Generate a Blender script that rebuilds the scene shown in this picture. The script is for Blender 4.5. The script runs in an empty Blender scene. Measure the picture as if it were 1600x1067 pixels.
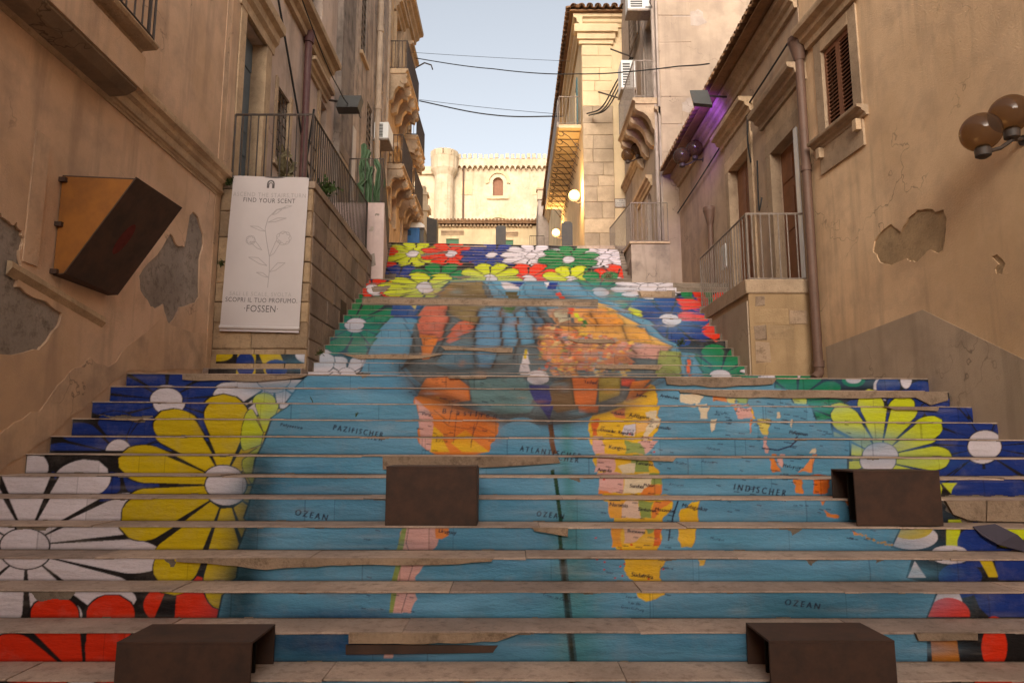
import bpy, bmesh, math, random
import numpy as np
from mathutils import Vector, Matrix
from mathutils.geometry import tessellate_polygon
random.seed(7); rng = np.random.default_rng(7)
R = math.radians
sc = bpy.context.scene
C = sc.collection

# ------------------------------------------------------------------ camera
EYE = 1.7                       # the photographer's eye above the lane
FOC, TILT = 1085.0, R(8.2)      # focal length in 1600-px units, upward tilt
cam_d = bpy.data.cameras.new('camera'); cam = bpy.data.objects.new('camera', cam_d); C.objects.link(cam)
cam.location = (0, 0, EYE); cam.rotation_euler = (R(90) + TILT, 0, 0)
cam_d.sensor_width = 36; cam_d.lens = 36 * FOC / 1600; cam_d.clip_start = .05; cam_d.clip_end = 2000
sc.camera = cam

# ------------------------------------------------------------------ sky, sun, exposure
SUN_EL, SUN_AZ = R(14), R(186)  # low sun behind the photographer
world = bpy.data.worlds.new('World'); sc.world = world; world.use_nodes = True
nt = world.node_tree; bg = nt.nodes['Background']
sky = nt.nodes.new('ShaderNodeTexSky'); sky.sky_type = 'NISHITA'; sky.sun_disc = False
sky.sun_elevation = SUN_EL; sky.sun_rotation = SUN_AZ
sky.air_density = 1.0; sky.dust_density = 5.0; sky.ozone_density = 1.0
hs = nt.nodes.new('ShaderNodeHueSaturation'); hs.inputs['Saturation'].default_value = .34; nt.links.new(sky.outputs['Color'], hs.inputs['Color']); nt.links.new(hs.outputs['Color'], bg.inputs['Color']); bg.inputs['Strength'].default_value = .15
sun_d = bpy.data.lights.new('sun', 'SUN'); sun = bpy.data.objects.new('sun', sun_d); C.objects.link(sun)
sun_d.energy = .5; sun_d.angle = R(35); sun_d.color = (1, .68, .40)
sdir = Vector((math.sin(SUN_AZ) * math.cos(SUN_EL), math.cos(SUN_AZ) * math.cos(SUN_EL), math.sin(SUN_EL)))
sun.rotation_euler = (-sdir).to_track_quat('-Z', 'Y').to_euler()
sun.location = (0, -6, 14)
sc.view_settings.view_transform = 'Standard'; sc.view_settings.look = 'None'
sc.view_settings.exposure = 1.05; sc.view_settings.gamma = 1

cy = sc.cycles; cy.max_bounces = 6; cy.diffuse_bounces = 4; cy.glossy_bounces = 2; cy.transmission_bounces = 4; cy.transparent_max_bounces = 6; cy.caustics_reflective = False; cy.caustics_refractive = False

# ------------------------------------------------------------------ helpers
CT, ST = math.cos(TILT), math.sin(TILT)
def ray(px, py):
    u = (px - 800) / FOC; v = -(py - 533.5) / FOC
    return Vector((u, CT - ST * v, ST + CT * v))
def onY(px, py, Y):
    r = ray(px, py); r = r * (Y / r.y); r.z += EYE; return r
class Wall:
    """a vertical plane along the plan line a-b; s runs along it, o is the distance out into the street"""
    def __init__(self, a, b, street):
        self.a = Vector((a[0], a[1])); d = Vector((b[0] - a[0], b[1] - a[1])); self.L = d.length
        self.t = d / self.L; n = Vector((-self.t.y, self.t.x))
        if n.dot(Vector(street) - self.a) < 0: n = -n
        self.n = n
    def p(self, s, z, o=0.0):
        q = self.a + self.t * s + self.n * o
        return Vector((q.x, q.y, z))
    def hit(self, px, py, o=0.0):
        r = ray(px, py); a = self.a + self.n * o
        k = self.n.dot(a) / (self.n.x * r.x + self.n.y * r.y)
        q = r * k
        return (self.t.dot(Vector((q.x, q.y)) - self.a), q.z + EYE)
    def hits(self, pts, o=0.0): return [self.hit(x, y, o) for x, y in pts]

class MB:
    def __init__(self): self.v = []; self.f = []; self.mi = []; self.m = 0
    def add(self, vs, fs):
        b = len(self.v); self.v += [tuple(x) for x in vs]
        for f in fs: self.f.append([b + i for i in f]); self.mi.append(self.m)
        return self
    def hexa(self, p):      # 4 bottom, 4 top
        return self.add(p, [(3, 2, 1, 0), (4, 5, 6, 7), (0, 1, 5, 4), (1, 2, 6, 5), (2, 3, 7, 6), (3, 0, 4, 7)])
    def box(self, x0, x1, y0, y1, z0, z1):
        return self.hexa([(x0, y0, z0), (x1, y0, z0), (x1, y1, z0), (x0, y1, z0), (x0, y0, z1), (x1, y0, z1), (x1, y1, z1), (x0, y1, z1)])
    def wbox(self, w, s0, s1, z0, z1, o0, o1):
        return self.hexa([w.p(s0, z0, o0), w.p(s1, z0, o0), w.p(s1, z0, o1), w.p(s0, z0, o1), w.p(s0, z1, o0), w.p(s1, z1, o0), w.p(s1, z1, o1), w.p(s0, z1, o1)])
    def cham(self, fr, s0, s1, z0, z1, o0, o1, c=.012, j=.004):
        """a stone: box from depth o0 to o1 with chamfered, slightly uneven front edges; fr(s,z,o) -> point"""
        J = lambda: random.uniform(-j, j)
        b = [fr(s0, z0, o0), fr(s1, z0, o0), fr(s1, z1, o0), fr(s0, z1, o0)]
        m = [fr(s0 + J(), z0 + J(), o1 - c), fr(s1 + J(), z0 + J(), o1 - c), fr(s1 + J(), z1 + J(), o1 - c), fr(s0 + J(), z1 + J(), o1 - c)]
        t = [fr(s0 + c + J(), z0 + c + J(), o1 + J()), fr(s1 - c + J(), z0 + c + J(), o1 + J()), fr(s1 - c + J(), z1 - c + J(), o1 + J()), fr(s0 + c + J(), z1 - c + J(), o1 + J())]
        fs = [(8, 9, 10, 11), (3, 2, 1, 0)]
        for i in range(4):
            k = (i + 1) % 4; fs += [(i, k, 4 + k, 4 + i), (4 + i, 4 + k, 8 + k, 8 + i)]
        return self.add(b + m + t, fs)
    def tube(self, pts, r, n=8, caps=True, r2=None):
        pts = [Vector(p) for p in pts]; N = len(pts); vs = []; prev = None
        for i, p in enumerate(pts):
            d = (pts[min(i + 1, N - 1)] - pts[max(i - 1, 0)])
            d = d.normalized() if d.length > 1e-9 else Vector((0, 0, 1))
            if prev is None:
                a = Vector((0, 0, 1)) if abs(d.z) < .9 else Vector((1, 0, 0)); u = d.cross(a).normalized()
            else: u = (prev - d * prev.dot(d)).normalized()
            prev = u; w = d.cross(u); rr = r if r2 is None else r + (r2 - r) * i / (N - 1)
            vs += [p + (u * math.cos(2 * math.pi * k / n) + w * math.sin(2 * math.pi * k / n)) * rr for k in range(n)]
        fs = []
        for i in range(N - 1):
            for k in range(n): fs.append((i * n + k, i * n + (k + 1) % n, (i + 1) * n + (k + 1) % n, (i + 1) * n + k))
        if caps: fs += [tuple(range(n))[::-1], tuple((N - 1) * n + k for k in range(n))]
        return self.add(vs, fs)
    def lathe(self, prof, cen, n=20, axis=Vector((0, 0, 1))):
        cen = Vector(cen); q = Vector((0, 0, 1)).rotation_difference(axis); vs = []
        for (r, z) in prof:
            for k in range(n): vs.append(cen + q @ Vector((r * math.cos(2 * math.pi * k / n), r * math.sin(2 * math.pi * k / n), z)))
        fs = []
        for i in range(len(prof) - 1):
            for k in range(n): fs.append((i * n + k, i * n + (k + 1) % n, (i + 1) * n + (k + 1) % n, (i + 1) * n + k))
        fs += [tuple(range(n))[::-1], tuple((len(prof) - 1) * n + k for k in range(n))]
        return self.add(vs, fs)
    def ball(self, cen, r, n=20, m=12, sq=1.0):
        prof = [(max(r * math.sin(math.pi * i / m), .0005), -r * sq * math.cos(math.pi * i / m)) for i in range(m + 1)]
        return self.lathe(prof, cen, n)
    def prism(self, poly, fr, o0, o1):
        """polygon of (s,z) pushed from depth o0 to o1"""
        n = len(poly); a = [fr(s, z, o0) for s, z in poly]; b = [fr(s, z, o1) for s, z in poly]
        self.add(a + b, [(i, (i + 1) % n, n + (i + 1) % n, n + i) for i in range(n)])
        tr = tessellate_polygon([[Vector((s, z, 0)) for s, z in poly]])
        self.add(b, [tuple(t) for t in tr]); self.add(a, [tuple(t)[::-1] for t in tr])
        return self
    def profile(self, prof, w, s0, s1):
        """a moulding: closed outline of (o,z) drawn along the wall from s0 to s1"""
        n = len(prof); a = [w.p(s0, z, o) for o, z in prof]; b = [w.p(s1, z, o) for o, z in prof]
        self.add(a + b, [(i, (i + 1) % n, n + (i + 1) % n, n + i) for i in range(n)] + [tuple(range(n))[::-1], tuple(range(n, 2 * n))])
        return self
    def build(self, name, mat, parent=None, smooth=False, kind=None):
        base = ROOTLOC.get(parent.name, Vector((0, 0, 0))) if parent else Vector((0, 0, 0))
        me = bpy.data.meshes.new(name)
        me.from_pydata([(x - base.x, y - base.y, z - base.z) for x, y, z in self.v], [], self.f)
        mats = mat if isinstance(mat, (list, tuple)) else [mat]
        for m in mats: me.materials.append(m)
        if len(mats) > 1: me.polygons.foreach_set('material_index', self.mi)
        bm = bmesh.new(); bm.from_mesh(me); bmesh.ops.recalc_face_normals(bm, faces=bm.faces); bm.to_mesh(me); bm.free()
        if smooth: me.polygons.foreach_set('use_smooth', [True] * len(me.polygons)); me.set_sharp_from_angle(angle=R(40))
        ob = bpy.data.objects.new(name, me); C.objects.link(ob)
        if parent:
            ob.parent = parent; ROOTLOC[ob.name] = base
        if kind: ob['kind'] = kind
        return ob
ROOTLOC = {}
def thing(name, label, cat, loc, group=None, kind=None):
    o = bpy.data.objects.new(name, None); C.objects.link(o); o.location = loc; o.empty_display_size = .2
    ROOTLOC[o.name] = Vector(loc)
    if kind: o['kind'] = kind
    else: o['label'] = label; o['category'] = cat
    if group: o['group'] = group
    return o
def tag(o, label, cat, group=None):
    o['label'] = label; o['category'] = cat
    if group: o['group'] = group
    return o
def copy_part(src, parent, off=(0, 0, 0)):
    c = src.copy(); C.objects.link(c); c.parent = parent; c.location = src.location + Vector(off)
    ROOTLOC[c.name] = ROOTLOC.get(src.name, Vector((0, 0, 0)))
    for k in ('label', 'category'):
        if k in c: del c[k]
    return c

# ------------------------------------------------------------------ materials
def srgb(r, g, b):
    f = lambda c: (c / 255 / 12.92) if c <= 10 else ((c / 255 + .055) / 1.055) ** 2.4
    return (f(r), f(g), f(b), 1)
MATS = {}
class N:
    def __init__(self, name, rough=.8, spec=.3):
        self.m = bpy.data.materials.new(name); self.m.use_nodes = True; self.t = self.m.node_tree
        self.b = self.t.nodes['Principled BSDF']; self.b.inputs['Roughness'].default_value = rough
        self.b.inputs['Specular IOR Level'].default_value = spec; MATS[name] = self.m
        self.pos = self.t.nodes.new('ShaderNodeNewGeometry').outputs['Position']
    def node(self, typ, **kw):
        n = self.t.nodes.new(typ)
        for k, v in kw.items():
            if k in n.inputs: n.inputs[k].default_value = v
            else: setattr(n, k, v)
        return n
    def link(self, a, b): self.t.links.new(a, b)
    def noise(self, scale, detail=4, rough=.6, stretch=None, off=(0, 0, 0)):
        mp = self.node('ShaderNodeMapping'); self.link(self.pos, mp.inputs[0])
        mp.inputs['Scale'].default_value = stretch or (1, 1, 1); mp.inputs['Location'].default_value = off
        n = self.node('ShaderNodeTexNoise', Scale=scale, Detail=detail, Roughness=rough); self.link(mp.outputs[0], n.inputs['Vector'])
        return n.outputs['Fac']
    def ramp(self, fac, stops):
        r = self.node('ShaderNodeValToRGB'); self.link(fac, r.inputs[0]); e = r.color_ramp.elements
        while len(e) < len(stops): e.new(.5)
        for k, (p, c) in enumerate(stops):
            e[k].position = p; e[k].color = c if isinstance(c, tuple) else (c, c, c, 1)
        return r.outputs[0]
    def mix(self, fac, a, b, mode='MIX'):
        m = self.node('ShaderNodeMix', data_type='RGBA', blend_type=mode)
        for i, x in ((0, fac), (6, a), (7, b)):
            if hasattr(x, 'is_linked') or hasattr(x, 'links'): self.link(x, m.inputs[i])
            else: m.inputs[i].default_value = x
        return m.outputs[2]
    def color(self, c):
        if isinstance(c, tuple): self.b.inputs['Base Color'].default_value = c
        else: self.link(c, self.b.inputs['Base Color'])
    def bump(self, fac, strength=.3, dist=.01):
        b = self.node('ShaderNodeBump'); b.inputs['Strength'].default_value = strength; b.inputs['Distance'].default_value = dist
        self.link(fac, b.inputs['Height']); self.link(b.outputs[0], self.b.inputs['Normal'])
def k(c, f): return (c[0] * f, c[1] * f, c[2] * f, 1)
def plaster(name, col, dirt, pale=None, grain=55, amt=.55, rough=.9, streak=.6, seed=0):
    n = N(name, rough, .15)
    big = n.noise(.55, 6, .62, off=(seed, 0, seed)); mid = n.noise(2.6, 6, .6, off=(0, seed, 3)); fine = n.noise(grain, 5, .7)
    run = n.noise(2.2, 5, .6, stretch=(1.6, 1.6, .16), off=(seed * 2, 1, 0))
    c = n.mix(n.ramp(big, [(.36, 0), (.68, 1)]), k(col, .8), pale or k(col, 1.16))
    c = n.mix(n.ramp(mid, [(.46, 0), (.74, amt)]), c, dirt)
    c = n.mix(n.ramp(run, [(.52, 0), (.74, streak)]), c, k(dirt, .8))
    c = n.mix(n.ramp(fine, [(.35, .0), (.8, .22)]), c, k(col, .6))
    wv = n.node('ShaderNodeTexNoise', Scale=3.0, Detail=3.0); n.link(n.pos, wv.inputs['Vector'])
    off = n.node('ShaderNodeVectorMath', operation='ADD'); n.link(n.pos, off.inputs[0]); n.link(wv.outputs['Color'], off.inputs[1])
    vo = n.node('ShaderNodeTexVoronoi', feature='DISTANCE_TO_EDGE', Scale=.55); n.link(off.outputs[0], vo.inputs['Vector'])
    gate = n.noise(.8, 3, .5, off=(seed, 4, 1)); crk = n.node('ShaderNodeMath', operation='MULTIPLY'); n.link(n.ramp(vo.outputs['Distance'], [(.0, .8), (.006, .0)]), crk.inputs[0]); n.link(n.ramp(gate, [(.5, 0), (.6, 1)]), crk.inputs[1])
    c = n.mix(crk.outputs[0], c, k(dirt, .45))
    n.color(c)
    h = n.node('ShaderNodeMath', operation='ADD'); n.link(mid, h.inputs[0]); n.link(fine, h.inputs[1])
    n.bump(h.outputs[0], .55, .012)
    return n.m
def stone(name, col, dark, grain=24, rough=.85, amt=.8, seed=0):
    n = N(name, rough, .2)
    big = n.noise(1.7, 5, .6, off=(seed, seed, 0)); pit = n.noise(grain, 6, .75); fine = n.noise(grain * 5, 3, .6)
    c = n.mix(n.ramp(big, [(.35, 0), (.7, 1)]), k(col, .72), k(col, 1.15))
    c = n.mix(n.ramp(pit, [(.5, 0), (.72, amt)]), c, dark)
    c = n.mix(n.ramp(fine, [(.35, 0), (.8, .35)]), c, k(col, .5))
    oi = n.node('ShaderNodeObjectInfo'); c = n.mix(1.0, c, n.ramp(oi.outputs['Random'], [(0, (.78, .78, .80, 1)), (1, (1.12, 1.10, 1.06, 1))]), 'MULTIPLY')
    n.color(c)
    h = n.node('ShaderNodeMath', operation='ADD'); n.link(pit, h.inputs[0]); n.link(fine, h.inputs[1])
    n.bump(h.outputs[0], .6, .012)
    return n.m
def metal(name, col, rust=None, rough=.55, met=0.0, scale=14, amt=.6):
    n = N(name, rough, .4); n.b.inputs['Metallic'].default_value = met
    a = n.noise(scale, 6, .7); b = n.noise(scale * 6, 4, .6)
    c = n.mix(n.ramp(a, [(.42, 0), (.68, amt)]), col, rust or k(col, .6))
    c = n.mix(n.ramp(b, [(.4, 0), (.8, .3)]), c, k(col, .5)); n.color(c); n.bump(b, .15, .003)
    return n.m
def plain(name, col, rough=.6, spec=.3, var=.25, scale=9):
    n = N(name, rough, spec); a = n.noise(scale, 5, .65)
    n.color(n.mix(n.ramp(a, [(.35, 0), (.7, var)]), col, k(col, .45))); n.bump(a, .1, .004)
    return n.m

M_treads = stone('worn_limestone_tread', (.54, .405, .32, 1), (.18, .125, .09, 1), 13, .8, .75)
M_broken = stone('broken_limestone', (.40, .29, .20, 1), (.10, .065, .04, 1), 10, .9, .9)
M_riser = stone('riser_stone', (.25, .20, .155, 1), (.09, .07, .05, 1), 14)
M_left = plaster('ochre_pink_plaster', (.74, .49, .31, 1), (.40, .28, .205, 1), (.82, .58, .41, 1), seed=1, amt=.65, streak=.65)
M_leftbase = plaster('flaked_lower_plaster', (.70, .465, .295, 1), (.36, .26, .19, 1), (.76, .54, .37, 1), seed=5, amt=.9, grain=30)
M_right = plaster('ochre_plaster', (.78, .53, .31, 1), (.47, .325, .215, 1), (.86, .62, .39, 1), seed=3, amt=.6, streak=.65)
M_cement = plaster('grey_cement_render', (.46, .355, .255, 1), (.32, .25, .185, 1), seed=9, grain=80, amt=.6)
M_bare = stone('bared_rubble', (.40, .34, .29, 1), (.10, .075, .055, 1), 9, .95, .9, seed=4)
M_bareR = stone('bared_tan_mortar', (.44, .32, .19, 1), (.18, .13, .08, 1), 8, .95, .6, seed=2)
M_house2 = plaster('pale_rose_plaster', (.62, .47, .38, 1), (.30, .23, .19, 1), (.60, .48, .40, 1), seed=12, amt=.6)
M_house3 = plaster('grey_stained_plaster', (.40, .32, .27, 1), (.14, .115, .10, 1), (.52, .42, .34, 1), seed=17, amt=.9, streak=.9)
M_house4 = plaster('honey_stone_wall', (.50, .34, .20, 1), (.24, .16, .10, 1), (.58, .42, .27, 1), seed=21, amt=.7)
M_r2 = plaster('tan_flaking_plaster', (.56, .40, .27, 1), (.28, .21, .17, 1), (.52, .38, .27, 1), seed=25, amt=.7, streak=.6)
M_r3 = plaster('grey_beige_plaster', (.42, .35, .30, 1), (.22, .18, .155, 1), (.48, .39, .33, 1), seed=30, amt=.7)
M_r3side = plaster('tan_side_plaster', (.46, .35, .26, 1), (.28, .215, .17, 1), (.52, .40, .30, 1), seed=33, amt=.7)
M_yellow = plaster('cream_yellow_plaster', (.68, .53, .33, 1), (.52, .40, .26, 1), seed=36, amt=.3, streak=.25)
M_pink = plaster('flaking_pink_plaster', (.62, .46, .42, 1), (.36, .27, .25, 1), (.66, .52, .48, 1), seed=40, amt=.6)
M_trim = stone('carved_limestone', (.54, .395, .26, 1), (.21, .14, .085, 1), 12, .85, .6, seed=7)
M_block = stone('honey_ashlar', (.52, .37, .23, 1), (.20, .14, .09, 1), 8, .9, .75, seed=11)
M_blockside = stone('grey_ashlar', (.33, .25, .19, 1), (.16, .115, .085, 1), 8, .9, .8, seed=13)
M_mortar = plaster('mortar', (.27, .20, .14, 1), (.15, .11, .08, 1), seed=41)
M_castle = plaster('castle_limestone', (.64, .52, .36, 1), (.46, .34, .22, 1), (.70, .59, .44, 1), grain=4, seed=45, amt=.6)
M_castlelow = plaster('low_house_cream', (.68, .53, .32, 1), (.52, .40, .25, 1), grain=5, seed=47, amt=.4)
M_tile = stone('terracotta_tile', (.30, .17, .09, 1), (.11, .075, .05, 1), 7, .9, .8, seed=15)
M_corten = metal('corten_steel', (.075, .036, .022, 1), (.032, .02, .015, 1), .72, .0, 4, .9)
M_cortenlit = metal('lit_tint_corten_steel', (.36, .135, .022, 1), (.15, .06, .02, 1), .72, .0, 3, .55)  # orange lamplight on the box's near end is put into this colour
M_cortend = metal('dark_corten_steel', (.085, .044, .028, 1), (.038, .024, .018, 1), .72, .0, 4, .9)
M_iron = metal('weathered_iron', (.055, .045, .04, 1), (.11, .06, .035, 1), .6, .2, 20, .6)
M_ironpale = metal('pale_painted_iron', (.26, .215, .18, 1), (.14, .09, .06, 1), .6, .1, 18, .6)
M_pipe = metal('brown_downpipe', (.15, .085, .06, 1), (.09, .055, .04, 1), .6, .0, 6, .5)
M_pipered = metal('dark_red_downpipe', (.10, .04, .04, 1), (.17, .10, .08, 1), .55, .0, 5, .5)
M_shutter = plain('brown_shutter_paint', (.22, .095, .05, 1), .6, .3, .4, 12)
M_doorblue = plain('slate_blue_door_paint', (.13, .17, .20, 1), .5, .35, .4, 8)
M_doorbrown = plain('brown_door_wood', (.26, .11, .05, 1), .55, .3, .5, 6)
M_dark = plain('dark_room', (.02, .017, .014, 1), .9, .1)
M_woodold = plain('grey_old_wood', (.17, .13, .10, 1), .8, .2, .5, 16)
M_green = plain('green_shutter_paint', (.06, .16, .08, 1), .6)
M_teal = plain('teal_shutter_paint', (.06, .16, .18, 1), .6)
M_white = plain('white_enamel', (.72, .72, .70, 1), .45, .4, .15)
M_grey = plain('grey_lamp_housing', (.07, .07, .068, 1), .5)
M_cable = plain('black_cable', (.02, .02, .02, 1), .6)
M_banner = plain('white_banner_cloth', (.62, .565, .56, 1), .7, .2, .06, 3)
M_ink = plain('banner_ink', (.14, .125, .125, 1), .8)
M_inkpale = plain('pale_banner_ink', (.46, .42, .415, 1), .8, .2, .1)
M_blueplastic = plain('blue_plastic', (.02, .12, .34, 1), .5, .4, .2)
M_leaf = plain('dark_green_leaf', (.05, .085, .02, 1), .6, .3, .6, 30)
M_cactus = plain('cactus_skin', (.07, .13, .06, 1), .6, .3, .5, 10)
M_dry = plain('dry_weed', (.22, .19, .11, 1), .8, .2, .5, 30)
M_bollard = metal('dark_bollard_steel', (.05, .045, .043, 1), (.09, .07, .05, 1), .6, .2, 6)
M_sheet = plain('purple_grey_sheet_metal', (.09, .08, .11, 1), .6, .3, .3, 6)
M_sign = plain('pale_sign_marble', (.6, .56, .5, 1), .5)
def glass(name, col, alpha_mix=.55, rough=.12):
    n = N(name, rough, .5); n.color(col); n.b.inputs['Transmission Weight'].default_value = alpha_mix; n.b.inputs['IOR'].default_value = 1.3
    return n.m
def smoked(name, tint, body):
    n = N(name, .08, .6); n.color(body); tr = n.node('ShaderNodeBsdfTransparent'); tr.inputs[0].default_value = tint
    mx = n.node('ShaderNodeMixShader'); mx.inputs[0].default_value = .34; out = n.t.nodes['Material Output']
    n.link(tr.outputs[0], mx.inputs[1]); n.link(n.b.outputs[0], mx.inputs[2]); n.link(mx.outputs[0], out.inputs['Surface']); return n.m
M_smoke = smoked('smoked_acrylic', (.66, .50, .30, 1), (.10, .07, .05, 1))
M_ashlar = stone('pale_ashlar', (.52, .40, .275, 1), (.33, .25, .17, 1), 7, .9, .6, seed=19)
def glow(name, col, s):
    n = N(name, .4); n.color(col); n.b.inputs['Emission Color'].default_value = col; n.b.inputs['Emission Strength'].default_value = s
    return n.m
M_globe = glow('lit_globe', (1, .66, .28, 1), .6)
# ------------------------------------------------------------------ the printed mural (one design sheet, cut over the risers)
AX0, AY0, AW, AH, AS = -60, 370, 1720, 730, 1.5
art = np.zeros((int(AH * AS), int(AW * AS), 3), np.float32)
H_, W_ = art.shape[:2]
def lin(c): return np.array(srgb(*c)[:3], np.float32)
def _mask(poly):
    P = (np.array(poly, np.float32) - (AX0, AY0)) * AS
    x0, y0 = np.floor(P.min(0)).astype(int) - 1; x1, y1 = np.ceil(P.max(0)).astype(int) + 2
    x0, y0, x1, y1 = max(x0, 0), max(y0, 0), min(x1, W_), min(y1, H_)
    if x1 <= x0 or y1 <= y0: return None
    ys = np.arange(y0, y1) + .5; xs = np.arange(x0, x1) + .5
    par = np.zeros((len(ys), len(xs)), bool)
    a = P; b = np.roll(P, -1, 0)
    for (ax, ay), (bx, by) in zip(a, b):
        if ay == by: continue
        rows = np.nonzero((ys >= min(ay, by)) & (ys < max(ay, by)))[0]
        if len(rows) == 0: continue
        xc = ax + (ys[rows] - ay) * (bx - ax) / (by - ay)
        par[rows] ^= xs[None, :] >= xc[:, None]
    return slice(y0, y1), slice(x0, x1), par
def poly(pts, col, a=1.0):
    m = _mask(pts)
    if m is None: return
    ys, xs, k_ = m; v = art[ys, xs]; v[k_] = v[k_] * (1 - a) + lin(col) * a
def ell(cx, cy, rx, ry, col, n=36, a=1.0, rot=0):
    c, s = math.cos(rot), math.sin(rot)
    poly([(cx + rx * math.cos(t) * c - ry * math.sin(t) * s, cy + rx * math.cos(t) * s + ry * math.sin(t) * c) for t in np.linspace(0, 2 * math.pi, n, False)], col, a)
def line(pts, w, col, a=1.0):
    for (x0, y0), (x1, y1) in zip(pts, pts[1:]):
        d = math.hypot(x1 - x0, y1 - y0) or 1; nx, ny = -(y1 - y0) / d * w / 2, (x1 - x0) / d * w / 2
        poly([(x0 + nx, y0 + ny), (x1 + nx, y1 + ny), (x1 - nx, y1 - ny), (x0 - nx, y0 - ny)], col, a)
def blob(cx, cy, rx, ry, col, a=.8, rot=0):
    """soft airbrushed patch of ink"""
    x0, x1 = int((cx - 2.6 * rx - 2.6 * ry - AX0) * AS), int((cx + 2.6 * rx + 2.6 * ry - AX0) * AS)
    y0, y1 = int((cy - 2.6 * ry - 2.6 * rx * abs(math.sin(rot)) - AY0) * AS), int((cy + 2.6 * ry + 2.6 * rx * abs(math.sin(rot)) - AY0) * AS)
    x0, y0, x1, y1 = max(x0, 0), max(y0, 0), min(x1, W_), min(y1, H_)
    if x1 <= x0 or y1 <= y0: return
    X, Y = np.meshgrid(np.arange(x0, x1) / AS + AX0 - cx, np.arange(y0, y1) / AS + AY0 - cy)
    c, s = math.cos(rot), math.sin(rot); U, V = X * c + Y * s, -X * s + Y * c
    g = (a * np.exp(-.5 * ((U / rx) ** 2 + (V / ry) ** 2)))[..., None]
    art[y0:y1, x0:x1] = art[y0:y1, x0:x1] * (1 - g) + lin(col) * g
BLK, WHT, YEL, LIM, RED, GRN, BLU = (34, 30, 30), (226, 216, 222), (214, 186, 26), (206, 214, 52), (228, 62, 36), (24, 124, 66), (36, 58, 132)
SEA, SEA2, ORA, PNK, CRM, OLV = (104, 154, 184), (74, 124, 152), (232, 140, 70), (226, 176, 168), (232, 214, 184), (150, 166, 92)
AMB, TEA, BRN = (240, 190, 62), (84, 140, 150), (74, 54, 44)
def flower(cx, cy, rx, ry, n, col, dx, dy, ph=0.0, ryd=None, disc=WHT, fat=.84):
    out = max(1.1, rx * .012)
    wm = math.sin(math.pi / n) * fat
    for grow, c in ((out, BLK), (0, col)):
        for i in range(n):
            a = ph + 2 * math.pi * i / n; ca, sa = math.cos(a), math.sin(a); L = []
            for t in np.linspace(0, 1, 19):
                r = .18 + .82 * t; L.append((r, (math.tan(math.pi / n) * r * fat if r < .74 else math.tan(math.pi / n) * .74 * fat * max(1 - ((r - .74) / .26) ** 2, 0) ** .5)))
            pts = [(r, h) for r, h in L] + [(r, -h) for r, h in L[::-1]]
            q = []
            for r, h in pts:
                x, y = r * ca - h * sa, r * sa + h * ca
                yy = (ryd if (ryd and y > 0) else ry)
                q.append((cx + x * rx, cy + y * yy))
            if grow:
                mx = sum(p[0] for p in q) / len(q); my = sum(p[1] for p in q) / len(q)
                q = [(x + math.copysign(min(abs(x - mx), grow), x - mx), y + math.copysign(min(abs(y - my), grow), y - my)) for x, y in q]
            poly(q, c)
    ell(cx, cy, dx + out, dy + out, BLK); ell(cx, cy, dx, dy, disc)
_txt = {}
def text(s, px, py, size, col=(28, 26, 44), rot=0.0, sx=1.0, space=1.0):
    """lettering: built-in font outlines filled onto the sheet; px,py = left end of the baseline"""
    cu = bpy.data.curves.new('t', 'FONT'); cu.body = s; cu.size = 1; cu.space_character = space; cu.resolution_u = 3
    ob = bpy.data.objects.new('t', cu); C.objects.link(ob); bpy.context.view_layer.update()
    me = ob.to_mesh(); c, sn = math.cos(rot), math.sin(rot)
    V = [(v.co.x * size * sx, -v.co.y * size) for v in me.vertices]; seen_ = set()
    for p in [q for q in me.polygons] * (2 if size > 8 else 1):
        poly([(px + (.7 if p.index in seen_ else 0) + V[i][0] * c - V[i][1] * sn, py + V[i][0] * sn + V[i][1] * c) for i in p.vertices], col); seen_.add(p.index)
    ob.to_mesh_clear(); bpy.data.objects.remove(ob); bpy.data.curves.remove(cu)
art[:] = lin(BLK)
# --- flower borders: upper rows
for (cx, cy, rx, ry, n, col, dx, dy, ph) in [
    (645, 396, 47, 20, 10, LIM, 9, 5, .1), (705, 396, 48, 19, 9, RED, 8, 5, .0), (945, 400, 46, 19, 10, WHT, 9, 4, .1),
    (768, 398, 50, 20, 10, BLU, 8, 4, .2), (830, 399, 48, 19, 10, WHT, 8, 5, .1), (890, 405, 48, 22, 9, GRN, 9, 5, .3),
    (625, 436, 46, 24, 9, BLU, 8, 5, .3), (690, 436, 52, 26, 9, GRN, 9, 5, .2), (828, 436, 52, 26, 9, RED, 10, 7, .17),
    (768, 434, 50, 24, 9, LIM, 9, 6, .17), (895, 438, 48, 24, 9, LIM, 10, 7, .1), (965, 436, 44, 24, 9, RED, 9, 4, .35)]:
    flower(cx, cy, rx, ry, n, col, dx, dy, ph)
ell(612, 392, 9, 7, RED); ell(606, 412, 12, 4, RED)
poly([(560, 437), (1300, 437), (1300, 592), (400, 592), (480, 560)], BLK)
for a in [(585, 452, 48, 20, 9, RED, 11, 9, .1), (666, 449, 74, 24, 10, LIM, 12, 9, .15), (940, 456, 56, 34, 9, GRN, 12, 8, .2),
          (1016, 449, 60, 18, 9, WHT, 14, 8, .2), (555, 507, 76, 52, 10, GRN, 15, 11, .25), (545, 590, 62, 36, 9, WHT, 14, 16, .2),
          (1048, 499, 82, 44, 10, BLU, 15, 10, .12), (1128, 588, 88, 52, 10, GRN, 16, 11, .1), (1238, 578, 80, 15, 7, WHT, 26, 12, .3)]:
    flower(*a)
poly([(985, 478), (1003, 486), (1008, 494), (990, 500), (975, 497)], LIM); poly([(986, 500), (997, 511), (1012, 505)], LIM)
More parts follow.
